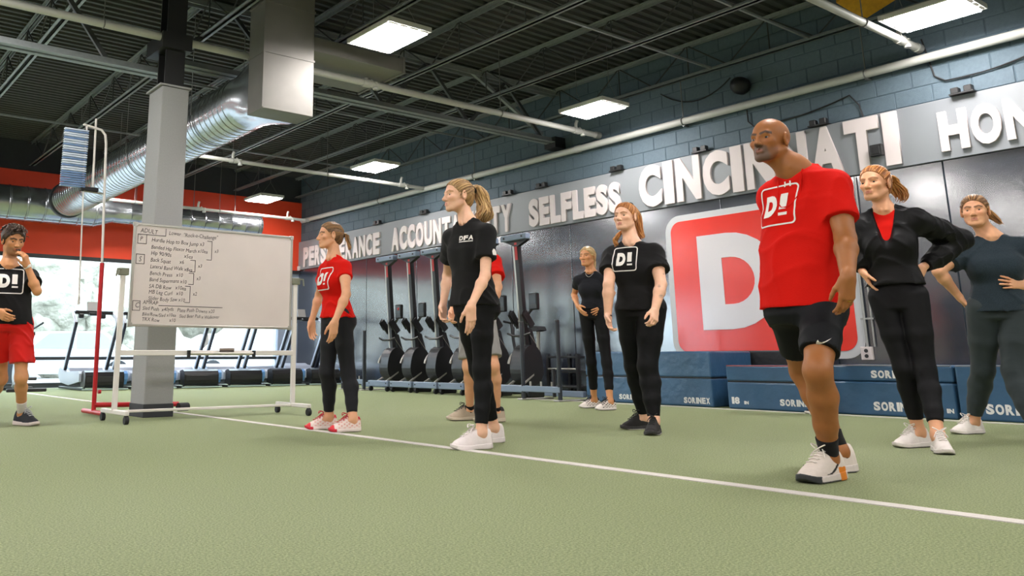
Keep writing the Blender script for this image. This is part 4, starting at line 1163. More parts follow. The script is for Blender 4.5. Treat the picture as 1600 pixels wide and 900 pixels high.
def face_colors(V, O, A, s, skin, lip, brow, beard=None, stubble=None):
    L = (V - O) @ A.T / s
    C = np.tile(np.array(skin[:3]), (len(V), 1))
    x, y, z = np.abs(L[:, 0]), L[:, 1], L[:, 2]
    inhead = (np.abs(L[:, 2]) < .6) & (x < .45) & (np.abs(L[:, 1]) < .6)
    def mixc(m, c, a): C[m] = C[m] * (1 - a[m, None]) + np.array(c[:3]) * a[m, None]
    sm = lambda d, w: np.clip(1 - d / w, 0, 1)
    def seg(ax, az, bx, bz):
        t = np.clip(((x - ax) * (bx - ax) + (z - az) * (bz - az)) / ((bx - ax) ** 2 + (bz - az) ** 2), 0, 1)
        return np.hypot(x - ax - (bx - ax) * t, z - az - (bz - az) * t)
    fr = inhead & (y > .15)
    redn = np.clip(1 - np.hypot((x - .18) / .13, (z + .12) / .12), 0, 1) * .35
    mixc(fr, (min(1, skin[0] * 1.12), skin[1] * .78, skin[2] * .74), redn)
    if stubble: mixc(fr, stubble, np.clip((-.17 - z) / .07, 0, 1) * .55 * np.clip((y - .0) / .2, 0, 1))
    if beard:
        b = np.maximum(sm(seg(.0, -.195, .10, -.215), .07), np.maximum(sm(seg(.10, -.22, .125, -.36), .06), sm(seg(.0, -.40, .10, -.40), .12)))
        mixc(fr & (y > .2), beard, np.clip(b * 1.6, 0, .8))
    mixc(fr & (y > .33), lip, np.clip(sm(np.hypot(x / .10, (z + .27) / .048), 1.0) * 3, 0, .85))
    mixc(fr & (y > .26), brow, np.clip(sm(np.minimum(seg(.055, .088, .15, .118), seg(.15, .118, .225, .088)), .033) * 2.2, 0, .9))
    return C

def person_frame(base, yaw):
    f = np.array([math.cos(yaw), math.sin(yaw), 0]); r = np.array([math.sin(yaw), -math.cos(yaw), 0])
    return f, r
# ================================================================ PEOPLE: builder
def lerp(a, b, t): return a + (b - a) * t
def tubes_vq(paths, n=5):
    """paths: list of (points (k,3), radii (k,), colour) -> V, Q, C"""
    V = []; Q = []; C = []; o = 0
    for pts, rs, c in paths:
        pts = np.asarray(pts, float); K = len(pts)
        t = np.gradient(pts, axis=0); t /= np.linalg.norm(t, axis=1)[:, None] + 1e-9
        u = np.array([.3, .2, .93]); x = np.cross(t, u); x /= np.linalg.norm(x, axis=1)[:, None] + 1e-9; y = np.cross(t, x)
        a = np.arange(n) * 2 * math.pi / n
        ring = pts[:, None, :] + (x[:, None, :] * np.cos(a)[None, :, None] + y[:, None, :] * np.sin(a)[None, :, None]) * np.asarray(rs)[:, None, None]
        V.append(ring.reshape(-1, 3)); C.append(np.tile(np.array(list(c[:3]) + [1.0]), (K * n, 1)))
        i, k = np.meshgrid(np.arange(K - 1), np.arange(n), indexing='ij')
        Q.append(np.stack([i * n + k, i * n + (k + 1) % n, (i + 1) * n + (k + 1) % n, (i + 1) * n + k], -1).reshape(-1, 4) + o)
        o += K * n
    return np.concatenate(V), np.concatenate(Q), np.concatenate(C)
def hair_build(S, root, O, A, s, rnd):
    H = S.get('hair')
    if not H: return
    c0, c1 = np.array(H['dark'][:3]), np.array(H['light'][:3])
    P = lambda x, y, z: O + (A[0] * x + A[1] * y + A[2] * z) * s
    def shade(t): return tuple(lerp(c0, c1, max(0, min(1, t))))
    f = Field()
    th = H.get('thick', .02)
    f.el(P(0, -.06, .13), np.array([.335 + th, .425 + th, .365 + th]) * s, A, .01)
    if H['type'] == 'tail':
        f.el(P(0, -.20, -.05), np.array([.30, .30, .34]) * s, A, .08 * s)
    hl = H.get('line', .30)
    ys = np.array([-.6, -.34, -.16, -.06, .02, .12, .24, .36, .5]); zs = np.array([-.44, -.40, -.30, -.06, -.02, .14, hl - .03, hl + .03, hl + .08])
    if H['type'] == 'short': zs = np.array([-.33, -.30, -.24, -.12, -.06, .10, hl - .04, hl, hl + .05])
    if H.get('over'): zs = zs - np.array([0, 0, .0, .0, .02, .03, .02, 0, 0])
    def cut(x, y, z):
        px, py, pz = x - O[0], y - O[1], z - O[2]
        v = (px * A[1, 0] + py * A[1, 1] + pz * A[1, 2]) / s; w = (px * A[2, 0] + py * A[2, 1] + pz * A[2, 2]) / s; u = np.abs(px * A[0, 0] + py * A[0, 1] + pz * A[0, 2]) / s
        line = np.interp(v, ys, zs) + np.where(v > .1, u * u * -.9, 0)
        return (line - w) * s * .75
    f.fnop(cut, 'i', k=.012)
    if H['type'] == 'short':
        f.fnop(folds(.006, None, 3, 60), 'd')
    V, Q = f.mesh(S['res'] * 1.1)
    L = (V - O) @ A.T / s
    t = .45 + .35 * np.sin(L[:, 0] * 40 + 3 * np.sin(L[:, 1] * 9)) * np.sin(L[:, 2] * 17 + L[:, 1] * 11)
    C = np.concatenate([lerp(c0[None], c1[None], np.clip(t, 0, 1)[:, None] * .7), np.ones((len(V), 1))], 1)
    paths = []
    rx, ry, rz = .335 + th + .004, .425 + th + .004, .365 + th + .004
    if H['type'] == 'tail':
        tie = np.array(H.get('tie', (0, -.46, .18)))
        for i in range(H.get('strands', 90)):
            a = rnd.uniform(-1, 1); sg = 1 if a > 0 else -1; a = abs(a)
            yy = lerp(.37, -.30, a ** 1.1)
            z0 = np.interp(yy, ys, zs); 
            xx = math.sqrt(max(0.01, 1 - min(.98, ((yy + .06) / ry) ** 2) - min(.9, ((z0 + .02 - .13) / rz) ** 2))) * rx * sg * rnd.uniform(.5, 1) if a > .12 else rnd.uniform(-.2, .2)
            p0 = np.array([xx, yy, z0 + .015])
            pts = []
            for k in np.linspace(0, 1, 11):
                q = lerp(p0, tie, k) + np.array([0, 0, .06 * math.sin(k * 3.14)])
                c = q - np.array([0, -.06, .13]); m = math.sqrt((c[0] / rx) ** 2 + (c[1] / ry) ** 2 + (c[2] / rz) ** 2) + 1e-6
                if k < .93: q = c / m * (1.0 + .012 * math.sin(k * 9 + i)) + np.array([0, -.06, .13])
                pts.append(P(*q))
            r = rnd.uniform(.012, .022) * s
            paths.append((pts, r * np.array([.3, .8] + [1] * 7 + [.9, .7]), shade(rnd.betavariate(.9, 1.0))))
    else:
        for i in range(H.get('strands', 220)):
            y0 = rnd.uniform(-.42, .34); x0 = rnd.uniform(-.30, .30)
            zz = 1 - ((y0 + .06) / ry) ** 2 - (x0 / rx) ** 2
            if zz < .02: continue
            q = np.array([x0, y0, .13 + rz * math.sqrt(zz)])
            n_ = nrm([(q[0]) / rx ** 2, (q[1] + .06) / ry ** 2, (q[2] - .13) / rz ** 2])
            dv = nrm(np.array([rnd.uniform(-.6, .6) + H.get('sweep', .4), .8 + rnd.uniform(-.4, .4), 0.1]))
            l = rnd.uniform(.10, .19)
            pts = [P(*(q + n_ * (.02 + .05 * math.sin(k * 2.6)) + dv * l * k - np.array([0, 0, .09 * k * k]))) for k in np.linspace(0, 1, 6)]
            paths.append((pts, rnd.uniform(.012, .02) * s * np.array([.8, 1, 1, .8, .5, .15]), shade(rnd.betavariate(1.2, 2))))
    Vs, Qs, Cs = tubes_vq(paths)
    ho = obj('hair', np_mesh('hair', np.concatenate([V, Vs]), np.concatenate([Q, Qs + len(V)]), M_hair, np.concatenate([C, Cs])), root)
    # ponytail bundles
    for tl in H.get('tails', []):
        pth = np.array([P(*q) for q in tl['path']]); K = len(pth)
        tt = np.linspace(0, 1, 16)
        def at(t):
            u = t * (K - 1); i = min(int(u), K - 2); w = u - i
            p0, p1, p2, p3 = pth[max(i - 1, 0)], pth[i], pth[i + 1], pth[min(i + 2, K - 1)]
            return .5 * ((2 * p1) + (-p0 + p2) * w + (2 * p0 - 5 * p1 + 4 * p2 - p3) * w * w + (-p0 + 3 * p1 - 3 * p2 + p3) * w ** 3)
        cen = np.array([at(t) for t in tt])
        wid = np.interp(tt, np.linspace(0, 1, len(tl['w'])), tl['w']) * s
        paths = []
        for i in range(tl.get('n', 46)):
            a = rnd.uniform(0, 6.28); rr = math.sqrt(rnd.random()); ph = rnd.uniform(0, 6.28); am = rnd.uniform(.02, .10) * tl.get('wave', 1)
            off = (A[0] * math.cos(a) + A[1] * math.sin(a) * .8 + A[2] * math.sin(a) * .4) * rr
            end = rnd.uniform(.80, 1.0)
            ts = tt * end
            pts = np.array([at(t) for t in ts]) + off[None] * (np.interp(ts, np.linspace(0, 1, len(tl['w'])), tl['w']) * s)[:, None]
            pts += (A[0] * math.cos(ph) + A[1] * math.sin(ph))[None] * (np.sin(ts * (9 + 3 * tl.get('wave', 1)) + ph) * am * s * ts)[:, None]
            r = rnd.uniform(.020, .034) * s * tl.get('r', 1)
            paths.append((pts, r * np.concatenate([[.6], np.ones(11), [.85, .65, .4, .12]]), shade(rnd.betavariate(1.4, 1.2) + .1)))
        Vt, Qt, Ct = tubes_vq(paths)
        po = obj('ponytail', np_mesh('ponytail', Vt, Qt, M_hair, Ct), ho)
        if tl.get('tie', True):
            d = nrm(cen[1] - cen[0]); rr = tl['w'][0] * s * 1.05 + .006
            ux = nrm(np.cross(d, [0, .3, 1])); uy = np.cross(d, ux)
            MB().tube([cen[0] + d * .006 + (ux * math.cos(t) + uy * math.sin(t)) * rr for t in np.linspace(0, 2 * math.pi, 15)[:-1]], .009, 6, closed=True).build('hair_tie', mat('hair_tie', rgb(22, 22, 24), .8), ho)

def shoe(root, pos, yaw, L, style, side, lift=0.0, res=.005):
    """pos: floor point under the middle of the foot"""
    f = np.array([math.cos(yaw), math.sin(yaw), 0]); r = np.array([math.sin(yaw), -math.cos(yaw), 0]) * side   # r: outer side
    W = L * .185
    ysn = np.array([-.5, -.46, -.35, -.1, .1, .25, .38, .46, .5])
    wsn = np.array([.55, .74, .80, .80, .95, 1.0, .86, .55, .25]) * W
    sh = np.array([0, 0, 0, -.05, 0, .06, .02, -.06, -.10]) * W * -1
    zt = np.array([.36, .44, .47, .45, .355, .26, .20, .14, .085]) * L
    hs = style.get('sole_h', .115) * L
    def coords(x, y, z):
        px, py = x - pos[0], y - pos[1]
        return (px * r[0] + py * r[1]), (px * f[0] + py * f[1]) / L, z
    def fsole(x, y, z):
        u, v, w = coords(x, y, z)
        vc = np.clip(v, -.5, .5)
        u = u - np.interp(vc, ysn, sh)
        toe = .10 * L * np.clip((v - .28) / .22, 0, 1) ** 2 * .6 + .02 * L * np.clip((-.38 - v) / .12, 0, 1)
        d = np.abs(u) - np.interp(vc, ysn, wsn) * (1.05 + .08 * style.get('chunk', 1) * np.clip(1 - w / hs, 0, 1))
        d = np.maximum(d, (np.abs(v) - .5) * L)
        top = hs * np.interp(vc, [-.5, -.3, .1, .5], [1.15, 1.1, .85, .95]) + toe * .6
        return np.maximum(d, np.maximum(w - top, toe - w + .002)) 
    def fup(x, y, z):
        u, v, w = coords(x, y, z)
        vc = np.clip(v, -.5, .5)
        u = u - np.interp(vc, ysn, sh)
        rx = np.interp(vc, ysn, wsn) * .99; rz = np.interp(vc, ysn, zt)
        base = hs * .5
        g = (np.abs(u / rx) ** 2.3 + np.abs(np.maximum(w - base, 0) / (rz - base)) ** 1.7 + 1e-9) ** (1 / 2.0)
        d = (g - 1) * np.minimum(rx, rz) * .8
        d = np.maximum(d, (np.abs(v) - .495) * L)
        return np.maximum(d, base - w)
    lo = np.array([pos[0] - L * .62, pos[1] - L * .62, 0]); hi = np.array([pos[0] + L * .62, pos[1] + L * .62, .52 * L])
    fu = Field().fnop(fup, 'u', lo, hi, .004)
    # collar opening, slightly hollow round the ankle
    ank = np.array([pos[0], pos[1], 0]) - f * .26 * L
    fu.rc(ank + np.array([0, 0, .47 * L]), ank + np.array([0, 0, .62 * L]), .10 * L, .12 * L, .01, 's')
    V, Q = fu.mesh(res, lo - .01, hi + .01)
    fs = Field().fnop(fsole, 'u', lo, hi, .004)
    V2, Q2 = fs.mesh(res, lo - .01, hi + .01)
    def frame(V):
        p = V - np.array([pos[0], pos[1], 0])
        return p @ r / W, p @ f / L, V[:, 2] / L
    u, v, w = frame(V)
    C = np.tile(np.array(list(style['upper'][:3]) + [1.]), (len(V), 1))
    def paint(m, c): C[m, :3] = c[:3]
    if 'toe' in style: paint((v > .34), style['toe'])
    if 'heel' in style: paint((v < -.24) & (v > -.44) & (w < .2) & (u > 0), style['heel'])
    if 'collar' in style: paint((v < -.08) & (w > .32), style['collar'])
    if 'swoosh' in style:
        yy = (v + .12); q = .10 + .55 * (yy - .02) ** 2 * 6
        paint((np.abs(w - (.125 + .9 * np.clip(-v - .02, 0, 1) ** 1.4)) < .022 * np.clip((.10 - v) / .25, .25, 1)) & (v < .10) & (v > -.30) & (u > .2), style['swoosh'])
    if 'patch' in style: paint((np.sin(v * 40) * np.sin(w * 60) > .35) & (v < .25), style['patch'])
    sh_o = obj('shoe', np_mesh('shoe', V, Q, M_shoe, C), root)
    u, v, w = frame(V2)
    C2 = np.tile(np.array(list(style['sole'][:3]) + [1.]), (len(V2), 1))
    if 'sole_low' in style: C2[w < .028, :3] = style['sole_low'][:3]
    if 'toe_cap' in style: C2[(v > .27), :3] = style['toe_cap'][:3]
    if 'heel' in style: C2[(v < -.24) & (v > -.42) & (u > 0), :3] = style['heel'][:3]
    obj('sole', np_mesh('sole', V2, Q2, M_sole, C2), sh_o)
    # laces: zigzag bars over the instep and a bow
    paths = []
    for i, vv in enumerate((.20, .13, .06, -.01, -.07)):
        zz = np.interp(vv, ysn, zt) + .003; c = np.array([pos[0], pos[1], 0]) + f * vv * L
        ww = W * .42
        for q in (-1, 1):
            pts = [c + r * ww * t * q + f * (.03 * L * t) + np.array([0, 0, zz - (ww * t) ** 2 * 9]) for t in np.linspace(-1, 1, 7)]
            paths.append((pts, [.0032] * 7, style['lace']))
    c = np.array([pos[0], pos[1], np.interp(-.09, ysn, zt) + .006]) - f * .08 * L
    for q in (-1, 1):
        paths.append(([c + r * q * .03 * math.sin(t) * 1.2 + f * .02 * (1 - math.cos(t)) + np.array([0, 0, .022 * math.sin(t)]) for t in np.linspace(0, 3.0, 9)], [.003] * 9, style['lace']))
        paths.append(([c + r * q * .028 * t + f * (.03 * t) + np.array([0, 0, .01 * t - .028 * t * t]) for t in np.linspace(0, 1.3, 6)], [.003] * 6, style['lace']))
    Vt, Qt, Ct = tubes_vq(paths, 5)
    obj('laces', np_mesh('laces', Vt, Qt, M_lace, Ct), sh_o)
    return ank

def decal(shirt_me, polys, origin, right, up, out, m, name, parent, off=.004):
    """flat print projected on the cloth along its outward direction. polys: list of meshes (x,y) in metres"""
    bvh = BVHTree.FromPolygons([v.co for v in shirt_me.vertices], [list(p.vertices) for p in shirt_me.polygons])
    bm = bmesh.new()
    for me in polys: bm.from_mesh(me)
    bmesh.ops.triangulate(bm, faces=bm.faces)
    for _ in range(3):
        lg = [e for e in bm.edges if e.calc_length() > .022]
        if lg: bmesh.ops.subdivide_edges(bm, edges=lg, cuts=1, use_grid_fill=False)
        bmesh.ops.triangulate(bm, faces=bm.faces)
    o, r, u, n = [Vector(q) for q in (origin, right, up, out)]
    dead = []
    for v in bm.verts:
        p = o + r * v.co.x + u * v.co.y + n * .4
        hit, nn, i, d = bvh.ray_cast(p, -n, .8)
        if hit is None: dead.append(v)
        else: v.co = hit + n * off
    bmesh.ops.delete(bm, geom=dead, context='VERTS')
    me = bpy.data.meshes.new(name); bm.to_mesh(me); bm.free()
    me.materials.append(m)
    return obj(name, me, parent)
def flat_glyph(ch, x, y, w, h, bold=.04):
    cu = bpy.data.curves.new('g', 'FONT'); cu.body = ch; cu.offset = bold; cu.resolution_u = 4
    o = bpy.data.objects.new('g', cu); COL.objects.link(o)
    dg = bpy.context.evaluated_depsgraph_get()
    me = bpy.data.meshes.new_from_object(o.evaluated_get(dg))
    bpy.data.objects.remove(o); bpy.data.curves.remove(cu)
    co = np.array([v.co[:] for v in me.vertices]); lo, hi = co.min(0), co.max(0); s = hi - lo; s[s == 0] = 1
    co = (co - lo) / s * np.array([w, h, 0]) + np.array([x, y, 0])
    for v, c in zip(me.vertices, co): v.co = c
    return me
def poly_mesh(rings):
    me = bpy.data.meshes.new('p'); v = []; f = []
    for q in rings:
        f.append(tuple(range(len(v), len(v) + len(q)))); v += [(a, b, 0) for a, b in q]
    me.from_pydata(v, [], f); return me
def logo_d1(w, h, t=.008):
    """rounded frame with D and underlined 1, centred"""
    o = rrect(-w / 2, w / 2, -h / 2, h / 2, .022, 4); i = rrect(-w / 2 + t, w / 2 - t, -h / 2 + t, h / 2 - t, .016, 4)
    fr = bpy.data.meshes.new('p'); n = len(o)
    fr.from_pydata([(a, b, 0) for a, b in o + i], [], [(k, (k + 1) % n, n + (k + 1) % n, n + k) for k in range(n)])
    D = flat_glyph('D', -w * .33, -h * .27, w * .36, h * .54, .07)
    one = flat_glyph('1', w * .10, -h * .12, w * .18, h * .39, .05)
    bar = poly_mesh([[(w * .10, -h * .27), (w * .31, -h * .27), (w * .31, -h * .20), (w * .10, -h * .20)]])
    return [fr, D, one, bar]

BASE_SKIN = dict(fair=rgb(232, 182, 152), light=rgb(224, 166, 128), tan=rgb(208, 146, 100), brown=rgb(156, 98, 52))
def person(S):
    rnd = random.Random(S['seed'])
    res = S['res']
    base = on_floor(*S['base']); dep = float((base - CC) @ NH)
    root = tag(empty('person', tuple(base)), S['label'], 'person')
    J = lambda p: at_depth(p[0], p[1], dep + (p[2] if len(p) > 2 else 0))
    yaw = math.radians(S['yaw']); hyaw = math.radians(S.get('hip_yaw', S['yaw'])); f, r = person_frame(base, yaw); hf, hr = person_frame(base, hyaw)
    male = S.get('male', False); h = S['h']
    Sc, Hc = J(S['sh']), J(S['hip'])
    sw, hw = S['sw'], S.get('hw', .085)
    up = np.array([0, 0, 1.0])
    def solve(p, A, la, B=None, lb=0, pref=0):
        best = None
        a0 = float((A - CC) @ NH) - dep
        for o in np.linspace(-.6, .6, 121):
            q = at_depth(p[0], p[1], dep + o)
            if B is not None: e = (np.linalg.norm(q - A) - la) ** 2 + (np.linalg.norm(q - B) - lb) ** 2 + .0002 * o * o
            else: e = (np.linalg.norm(q - A) - la) ** 2 + .05 * (o - a0 - .09 * pref) ** 2
            if best is None or e < best[0]: best = (e, q)
        return best[1]
    def joint(p, A, la, pref):
        if p[0] == 'w': return A + r * p[1] + f * p[2] + up * p[3]
        if len(p) > 2: return at_depth(p[0], p[1], dep + p[2])
        return solve(p, A, la, pref=pref)
    skin = BASE_SKIN[S['skin']]
    LU, LF, LH = .178 * h, .148 * h, .103 * h
    arms = {}
    for sd, q in (('L', -1), ('R', 1)):
        a = S['arm' + sd]
        sh = Sc + r * q * sw + up * a.get('shup', 0) + f * a.get('shf', 0)
        el = joint(a['e'], sh, LU, a.get('pe', 0)); wr = joint(a['w'], el, LF, a.get('pw', 0))
        tp = joint(a['t'], wr, LH * .95, a.get('pt', 0)) if 't' in a else wr + (wr - el) / np.linalg.norm(wr - el) * LH
        arms[sd] = (sh, el, wr, tp, a)
    legs = {}
    for sd, q in (('L', -1), ('R', 1)):
        g = S['leg' + sd]
        hp = Hc + hr * q * hw
        foot = on_floor(*g['foot'])
        fy = math.radians(g['yaw']); L = S['shoe_l']
        ffw = np.array([math.cos(fy), math.sin(fy), 0])
        ank = foot - ffw * .26 * L + up * (.065 + S['shoe_l'] * .115 + g.get('lift', 0))
        if 'k' in g: kn = solve(g['k'], hp, .245 * h, ank, .23 * h, 0)
        else: kn = lerp(hp, ank, .5) + f * .03
        legs[sd] = (hp, kn, ank, foot, fy, g)
    # ---- head
    hd = S['head']; top, chin = J(hd['top']), J(hd['chin'])
    A = head_axes(math.radians(hd['yaw']), math.radians(hd.get('pitch', 0)), math.radians(hd.get('tilt', 0)))
    s = S.get('hh', .13 * h)
    O = lerp(top, chin, .5) if 'O' not in hd else J(hd['O'])
    nb = Sc + up * S.get('neck_up', .102) + f * S.get('neck_f', .005)                  # base of the neck
    nr = S.get('neck_r', .225) * s
    H = Field(); head_field(H, O, A, s, male, S.get('jaw', 1.0), S.get('full', 0))
    H.rc(O + (A[1] * -.13 + A[2] * -.25) * s, nb - up * .03, nr, nr * 1.12, .12 * s)
    for q in (-1, 1): H.rc(nb - up * .01, lerp(nb, Sc + r * q * sw, .8), nr * .75, .04, .05)
    for q in (-1, 1): H.rc(O + (A[0] * q * .2 + A[1] * -.12 + A[2] * -.28) * s, nb + f * .06 + r * q * .02 - up * .02, .05 * s, .05 * s, .05 * s)
    parts = [H.mesh(res)]
    V0 = parts[0][0]
    C0 = face_colors(V0, O, A, s, skin, S.get('lip', tuple(np.array(skin[:3]) * np.array([.85, .5, .5]))), S.get('brow', rgb(90, 62, 40)), S.get('beard'), S.get('stubble'))
    # ---- arms
    ar = S.get('arm_r', .047)
    for sd, q in (('L', -1), ('R', 1)):
        sh, el, wr, tp, a = arms[sd]
        B = Field()
        B.chain([sh, lerp(sh, el, .45), el], [ar * 1.15, ar * 1.0, ar * .80], .02)
        B.chain([el, lerp(el, wr, .28), wr], [ar * .80, ar * .86, ar * .53], .02)
        n = a.get('n'); n = nrm(r * n[0] + f * n[1] + up * n[2]) if n else nrm(r * -q)
        w = a.get('th'); w = nrm(r * w[0] + f * w[1] + up * w[2]) if w else f
        hand_field(B, wr, tp - wr, n, w, LH, a.get('curl', .35), a.get('spread', 0), a.get('thumb', .5))
        parts.append(B.mesh(min(res, .004)))
    # ---- legs, only meshed finely where bare
    lr = S.get('leg_r', .085)
    bare = S['bottom']['type'] == 'shorts'
    for sd in 'LR':
        hp, kn, ank, foot, fy, g = legs[sd]
        B = Field()
        sh_dir = nrm(ank - kn); back = nrm(-hf + sh_dir * (hf @ sh_dir))
        B.chain([hp, lerp(hp, kn, .5), kn], [lr, lr * .84, lr * .62], .018)
        cf = S.get('calf', 1.0); ar_k = min(lr * .42, .037)
        calf = lerp(kn, ank, .30) + back * lr * .16
        B.chain([kn, calf, lerp(kn, ank, .62) + back * .006, ank], [lr * .61, lr * .68 * cf, lr * .54 * cf, ar_k], .018)
        B.el(kn + hf * lr * .12, np.array([.036, .028, .045]) * lr / .085, np.stack([hr, hf, up]), .06)
        ffw = np.array([math.cos(fy), math.sin(fy), 0])
        B.rc(ank, foot + ffw * .1 * S['shoe_l'] + up * .05, ar_k, .03, .03)
        B.rc(ank, ank - ffw * .015 - up * .05, ar_k, .033, .02)
        parts.append(B.mesh(.007 if bare else .009))
    # ---- torso core
    def secs(T, grow=0, tmin=None):
        out = []
        for (t, rx, rf, rb) in T:
            c = lerp(Hc, Sc, t); yw = hyaw + ((yaw - hyaw + math.pi) % (2 * math.pi) - math.pi) * min(1, max(0, t))
            out.append((c[2], c[0], c[1], yw, rx + grow, rf + grow, rb + grow))
        return out
    T = S['torso']
    tb = Field().loft(secs(T, -.022), .03)
    parts.append(tb.mesh(.016))
    V, Q = join_vq(parts)
    C = np.tile(np.array(list(skin[:3])), (len(V), 1)); C[:len(V0)] = C0
    for fn in S.get('paint', []): fn(V, C, locals())
    C = np.concatenate([C, np.ones((len(V), 1))], 1)
    body = obj('body', np_mesh('body', V, Q, skin_mat(S['skin']), C), root)
    # ---- eyes
    for q in (-1, 1):
        c = O + (A[0] * q * .143 + A[1] * .292 + A[2] * .0) * s
        E = Field().el(c, np.array([.058, .058, .05]) * s, A, .002)
        Ve, Qe = E.mesh(.0022)
        g = nrm(A[1] + A[0] * S.get('gaze', 0))
        dd = ((Ve - c) @ g) / (.058 * s)
        Ce = np.tile(np.array([.48, .45, .43, 1.]), (len(Ve), 1)); Ce[dd > .82] = list(S.get('iris', rgb(70, 60, 50))[:3]) + [1]; Ce[dd > .95] = [.01, .01, .01, 1]
        obj('eye', np_mesh('eye', Ve, Qe, M_eye, Ce), root)
    hair_build(S, root, O, A, s, rnd)
    # ---- bottoms
    b = S['bottom']; loose = b.get('loose', .006)
    cres = S.get('cres', .0075)
    G = Field()
    zt_ = b.get('top', .42)
    pel = [(t, rx, rf, rb) for (t, rx, rf, rb) in T if t <= zt_]
    pg = b.get('pgrow', -.018)
    PT = S.get('pelvis') or [(-.16, T[0][1] * .90, T[0][2] * .80, T[0][3] * .85)] + pel
    G.loft(secs(PT, pg), .05, ex=2.2)
    if S.get('glute', .0):
        for q in (-1, 1): G.el(Hc + hr * q * .07 - hf * (T[0][3] - .055) - up * .03, np.array([.075, .07, .08]) * S['glute'], np.stack([hr, hf, up]), .06)
    for sd in 'LR':
        hp, kn, ank, foot, fy, g = legs[sd]
        if b['type'] == 'leggings':
            sh_dir = nrm(ank - kn); back = nrm(-hf + sh_dir * (hf @ sh_dir))
            G.chain([hp + up * .02, lerp(hp, kn, .5), kn], [lr * 1.04 + loose, lr * .86 + loose, lr * .63 + loose], .018)
            calf = lerp(kn, ank, .30) + back * lr * .16
            te = b.get('end', .9)
            G.rc(kn, calf, lr * .62 + loose, lr * .69 + loose, .018)
            G.rc(calf, lerp(kn, ank, .62) + back * .006, lr * .69 + loose, lr * .55 + loose, .018)
            G.rc(lerp(kn, ank, .62) + back * .006, lerp(kn, ank, te), lr * .55 + loose, lerp(lr * .54, min(lr * .42, .037), (te - .62) / .38) + loose, .018, flat=True)
            G.el(kn + hf * lr * .14, np.array([.036, .028, .045]) * lr / .085 + loose, np.stack([hr, hf, up]), .06)
        else:
            d = nrm(kn - hp); he = hp + d * b['len']
            G.rc(hp + up * .02, he, lr * 1.02 + loose, lr * S['bottom'].get('hemr', .90) + loose * 1.4, .04, flat=True)
    G.fnop(folds(b.get('fold', .0012), None, S['seed'] + 5, b.get('ff', 22) * 3.2), 'd')
    Vb, Qb = G.mesh(cres)
    bme_ = np_mesh('leggings' if b['type'] == 'leggings' else 'shorts', Vb, Qb, b['mat']); bme_.set_sharp_from_angle(angle=math.radians(38))
    bo = obj(bme_.name.split('.')[0], bme_, root)
    # ---- tops
    tops = {}
    for tp_ in S['tops']:
        lo_ = tp_.get('loose', .0)
        G = Field()
        TT = [q for q in T if q[0] >= tp_.get('tmin', -9)]
        if tp_.get('hem') is not None:
            t0 = tp_['hem']; r0 = [np.interp(t0, [q[0] for q in T], [q[i] for q in T]) for i in (1, 2, 3)]
            TT = [(t0, r0[0] + tp_.get('flare', 0), r0[1] + tp_.get('flare', 0), r0[2] + tp_.get('flare', 0))] + [q for q in T if q[0] > t0 + .02]
        G.loft(secs(TT, lo_), .04, ex=tp_.get('ex', 2.3))
        for q in (-1, 1):
            if S.get('bust'):
                bx, bz, bf, br = S['bust']
                c = lerp(Hc, Sc, bz) + r * q * bx + f * bf
                G.el(c, np.array([br, br * .9, br]) + lo_, np.stack([r, f, up]), .07)
        for sd, q in (('L', -1), ('R', 1)):
            sh, el, wr, tpp, a = arms[sd]
            G.rc(nb - up * .035, sh + up * .0, .045 + lo_, ar * 1.15 + lo_, .05)
            sl = tp_.get('sleeve', .55); k = tp_.get('cuff', 1.45)
            if sl <= 1.0:
                e = lerp(sh, el, sl)
                G.rc(sh, e, ar * 1.22 + lo_, ar * k + lo_, .045, flat=True)
            else:
                G.chain([sh, lerp(sh, el, .5), el], [ar * 1.45 + lo_, ar * 1.35 + lo_, ar * 1.25 + lo_], .04)
                G.rc(el, lerp(el, wr, .55), ar * 1.25 + lo_, ar * 1.15 + lo_, .03)
                G.rc(lerp(el, wr, .55), lerp(el, wr, sl - 1), ar * 1.15 + lo_, ar * .8 + lo_ * .6, .03, flat=True)
        am = tp_.get('fold', .004)
        G.fnop(folds(am, None, S['seed'], tp_.get('ff', 13) * 4.2), 'd')
        # neck opening
        no = tp_.get('neck', ('crew', .0))
        ndir = nrm(O - A[2] * .4 * s - nb)
        if no[0] == 'crew':
            G.rc(nb + f * .035 - up * (.005 + no[1]), nb + f * .05 + up * .2, nr * 1.03, nr * 1.6, .012, 's')
        elif no[0] == 'vee':
            G.rc(nb + f * .02 - up * .0, nb + f * .03 + up * .2, nr * 1.15, nr * 1.7, .012, 's')
            G.rc(nb + f * .05, nb + f * (.14 + lo_) - up * no[1], nr * .95, .012, .02, 's')
        elif no[0] == 'open':
            G.rc(nb + f * .02 - up * .0, nb + f * .03 + up * .2, nr * 1.2, nr * 1.7, .012, 's')
            G.rc(nb + f * .06 - up * .02, lerp(Hc, Sc, no[1]) + f * .160, .066, .024, .012, 's')
        Vt, Qt = G.mesh(cres)
        me = np_mesh(tp_['name'], Vt, Qt, tp_['mat'])
        me.set_sharp_from_angle(angle=math.radians(38))
        o = obj(tp_['name'], me, root); tops[tp_['name']] = (o, me)
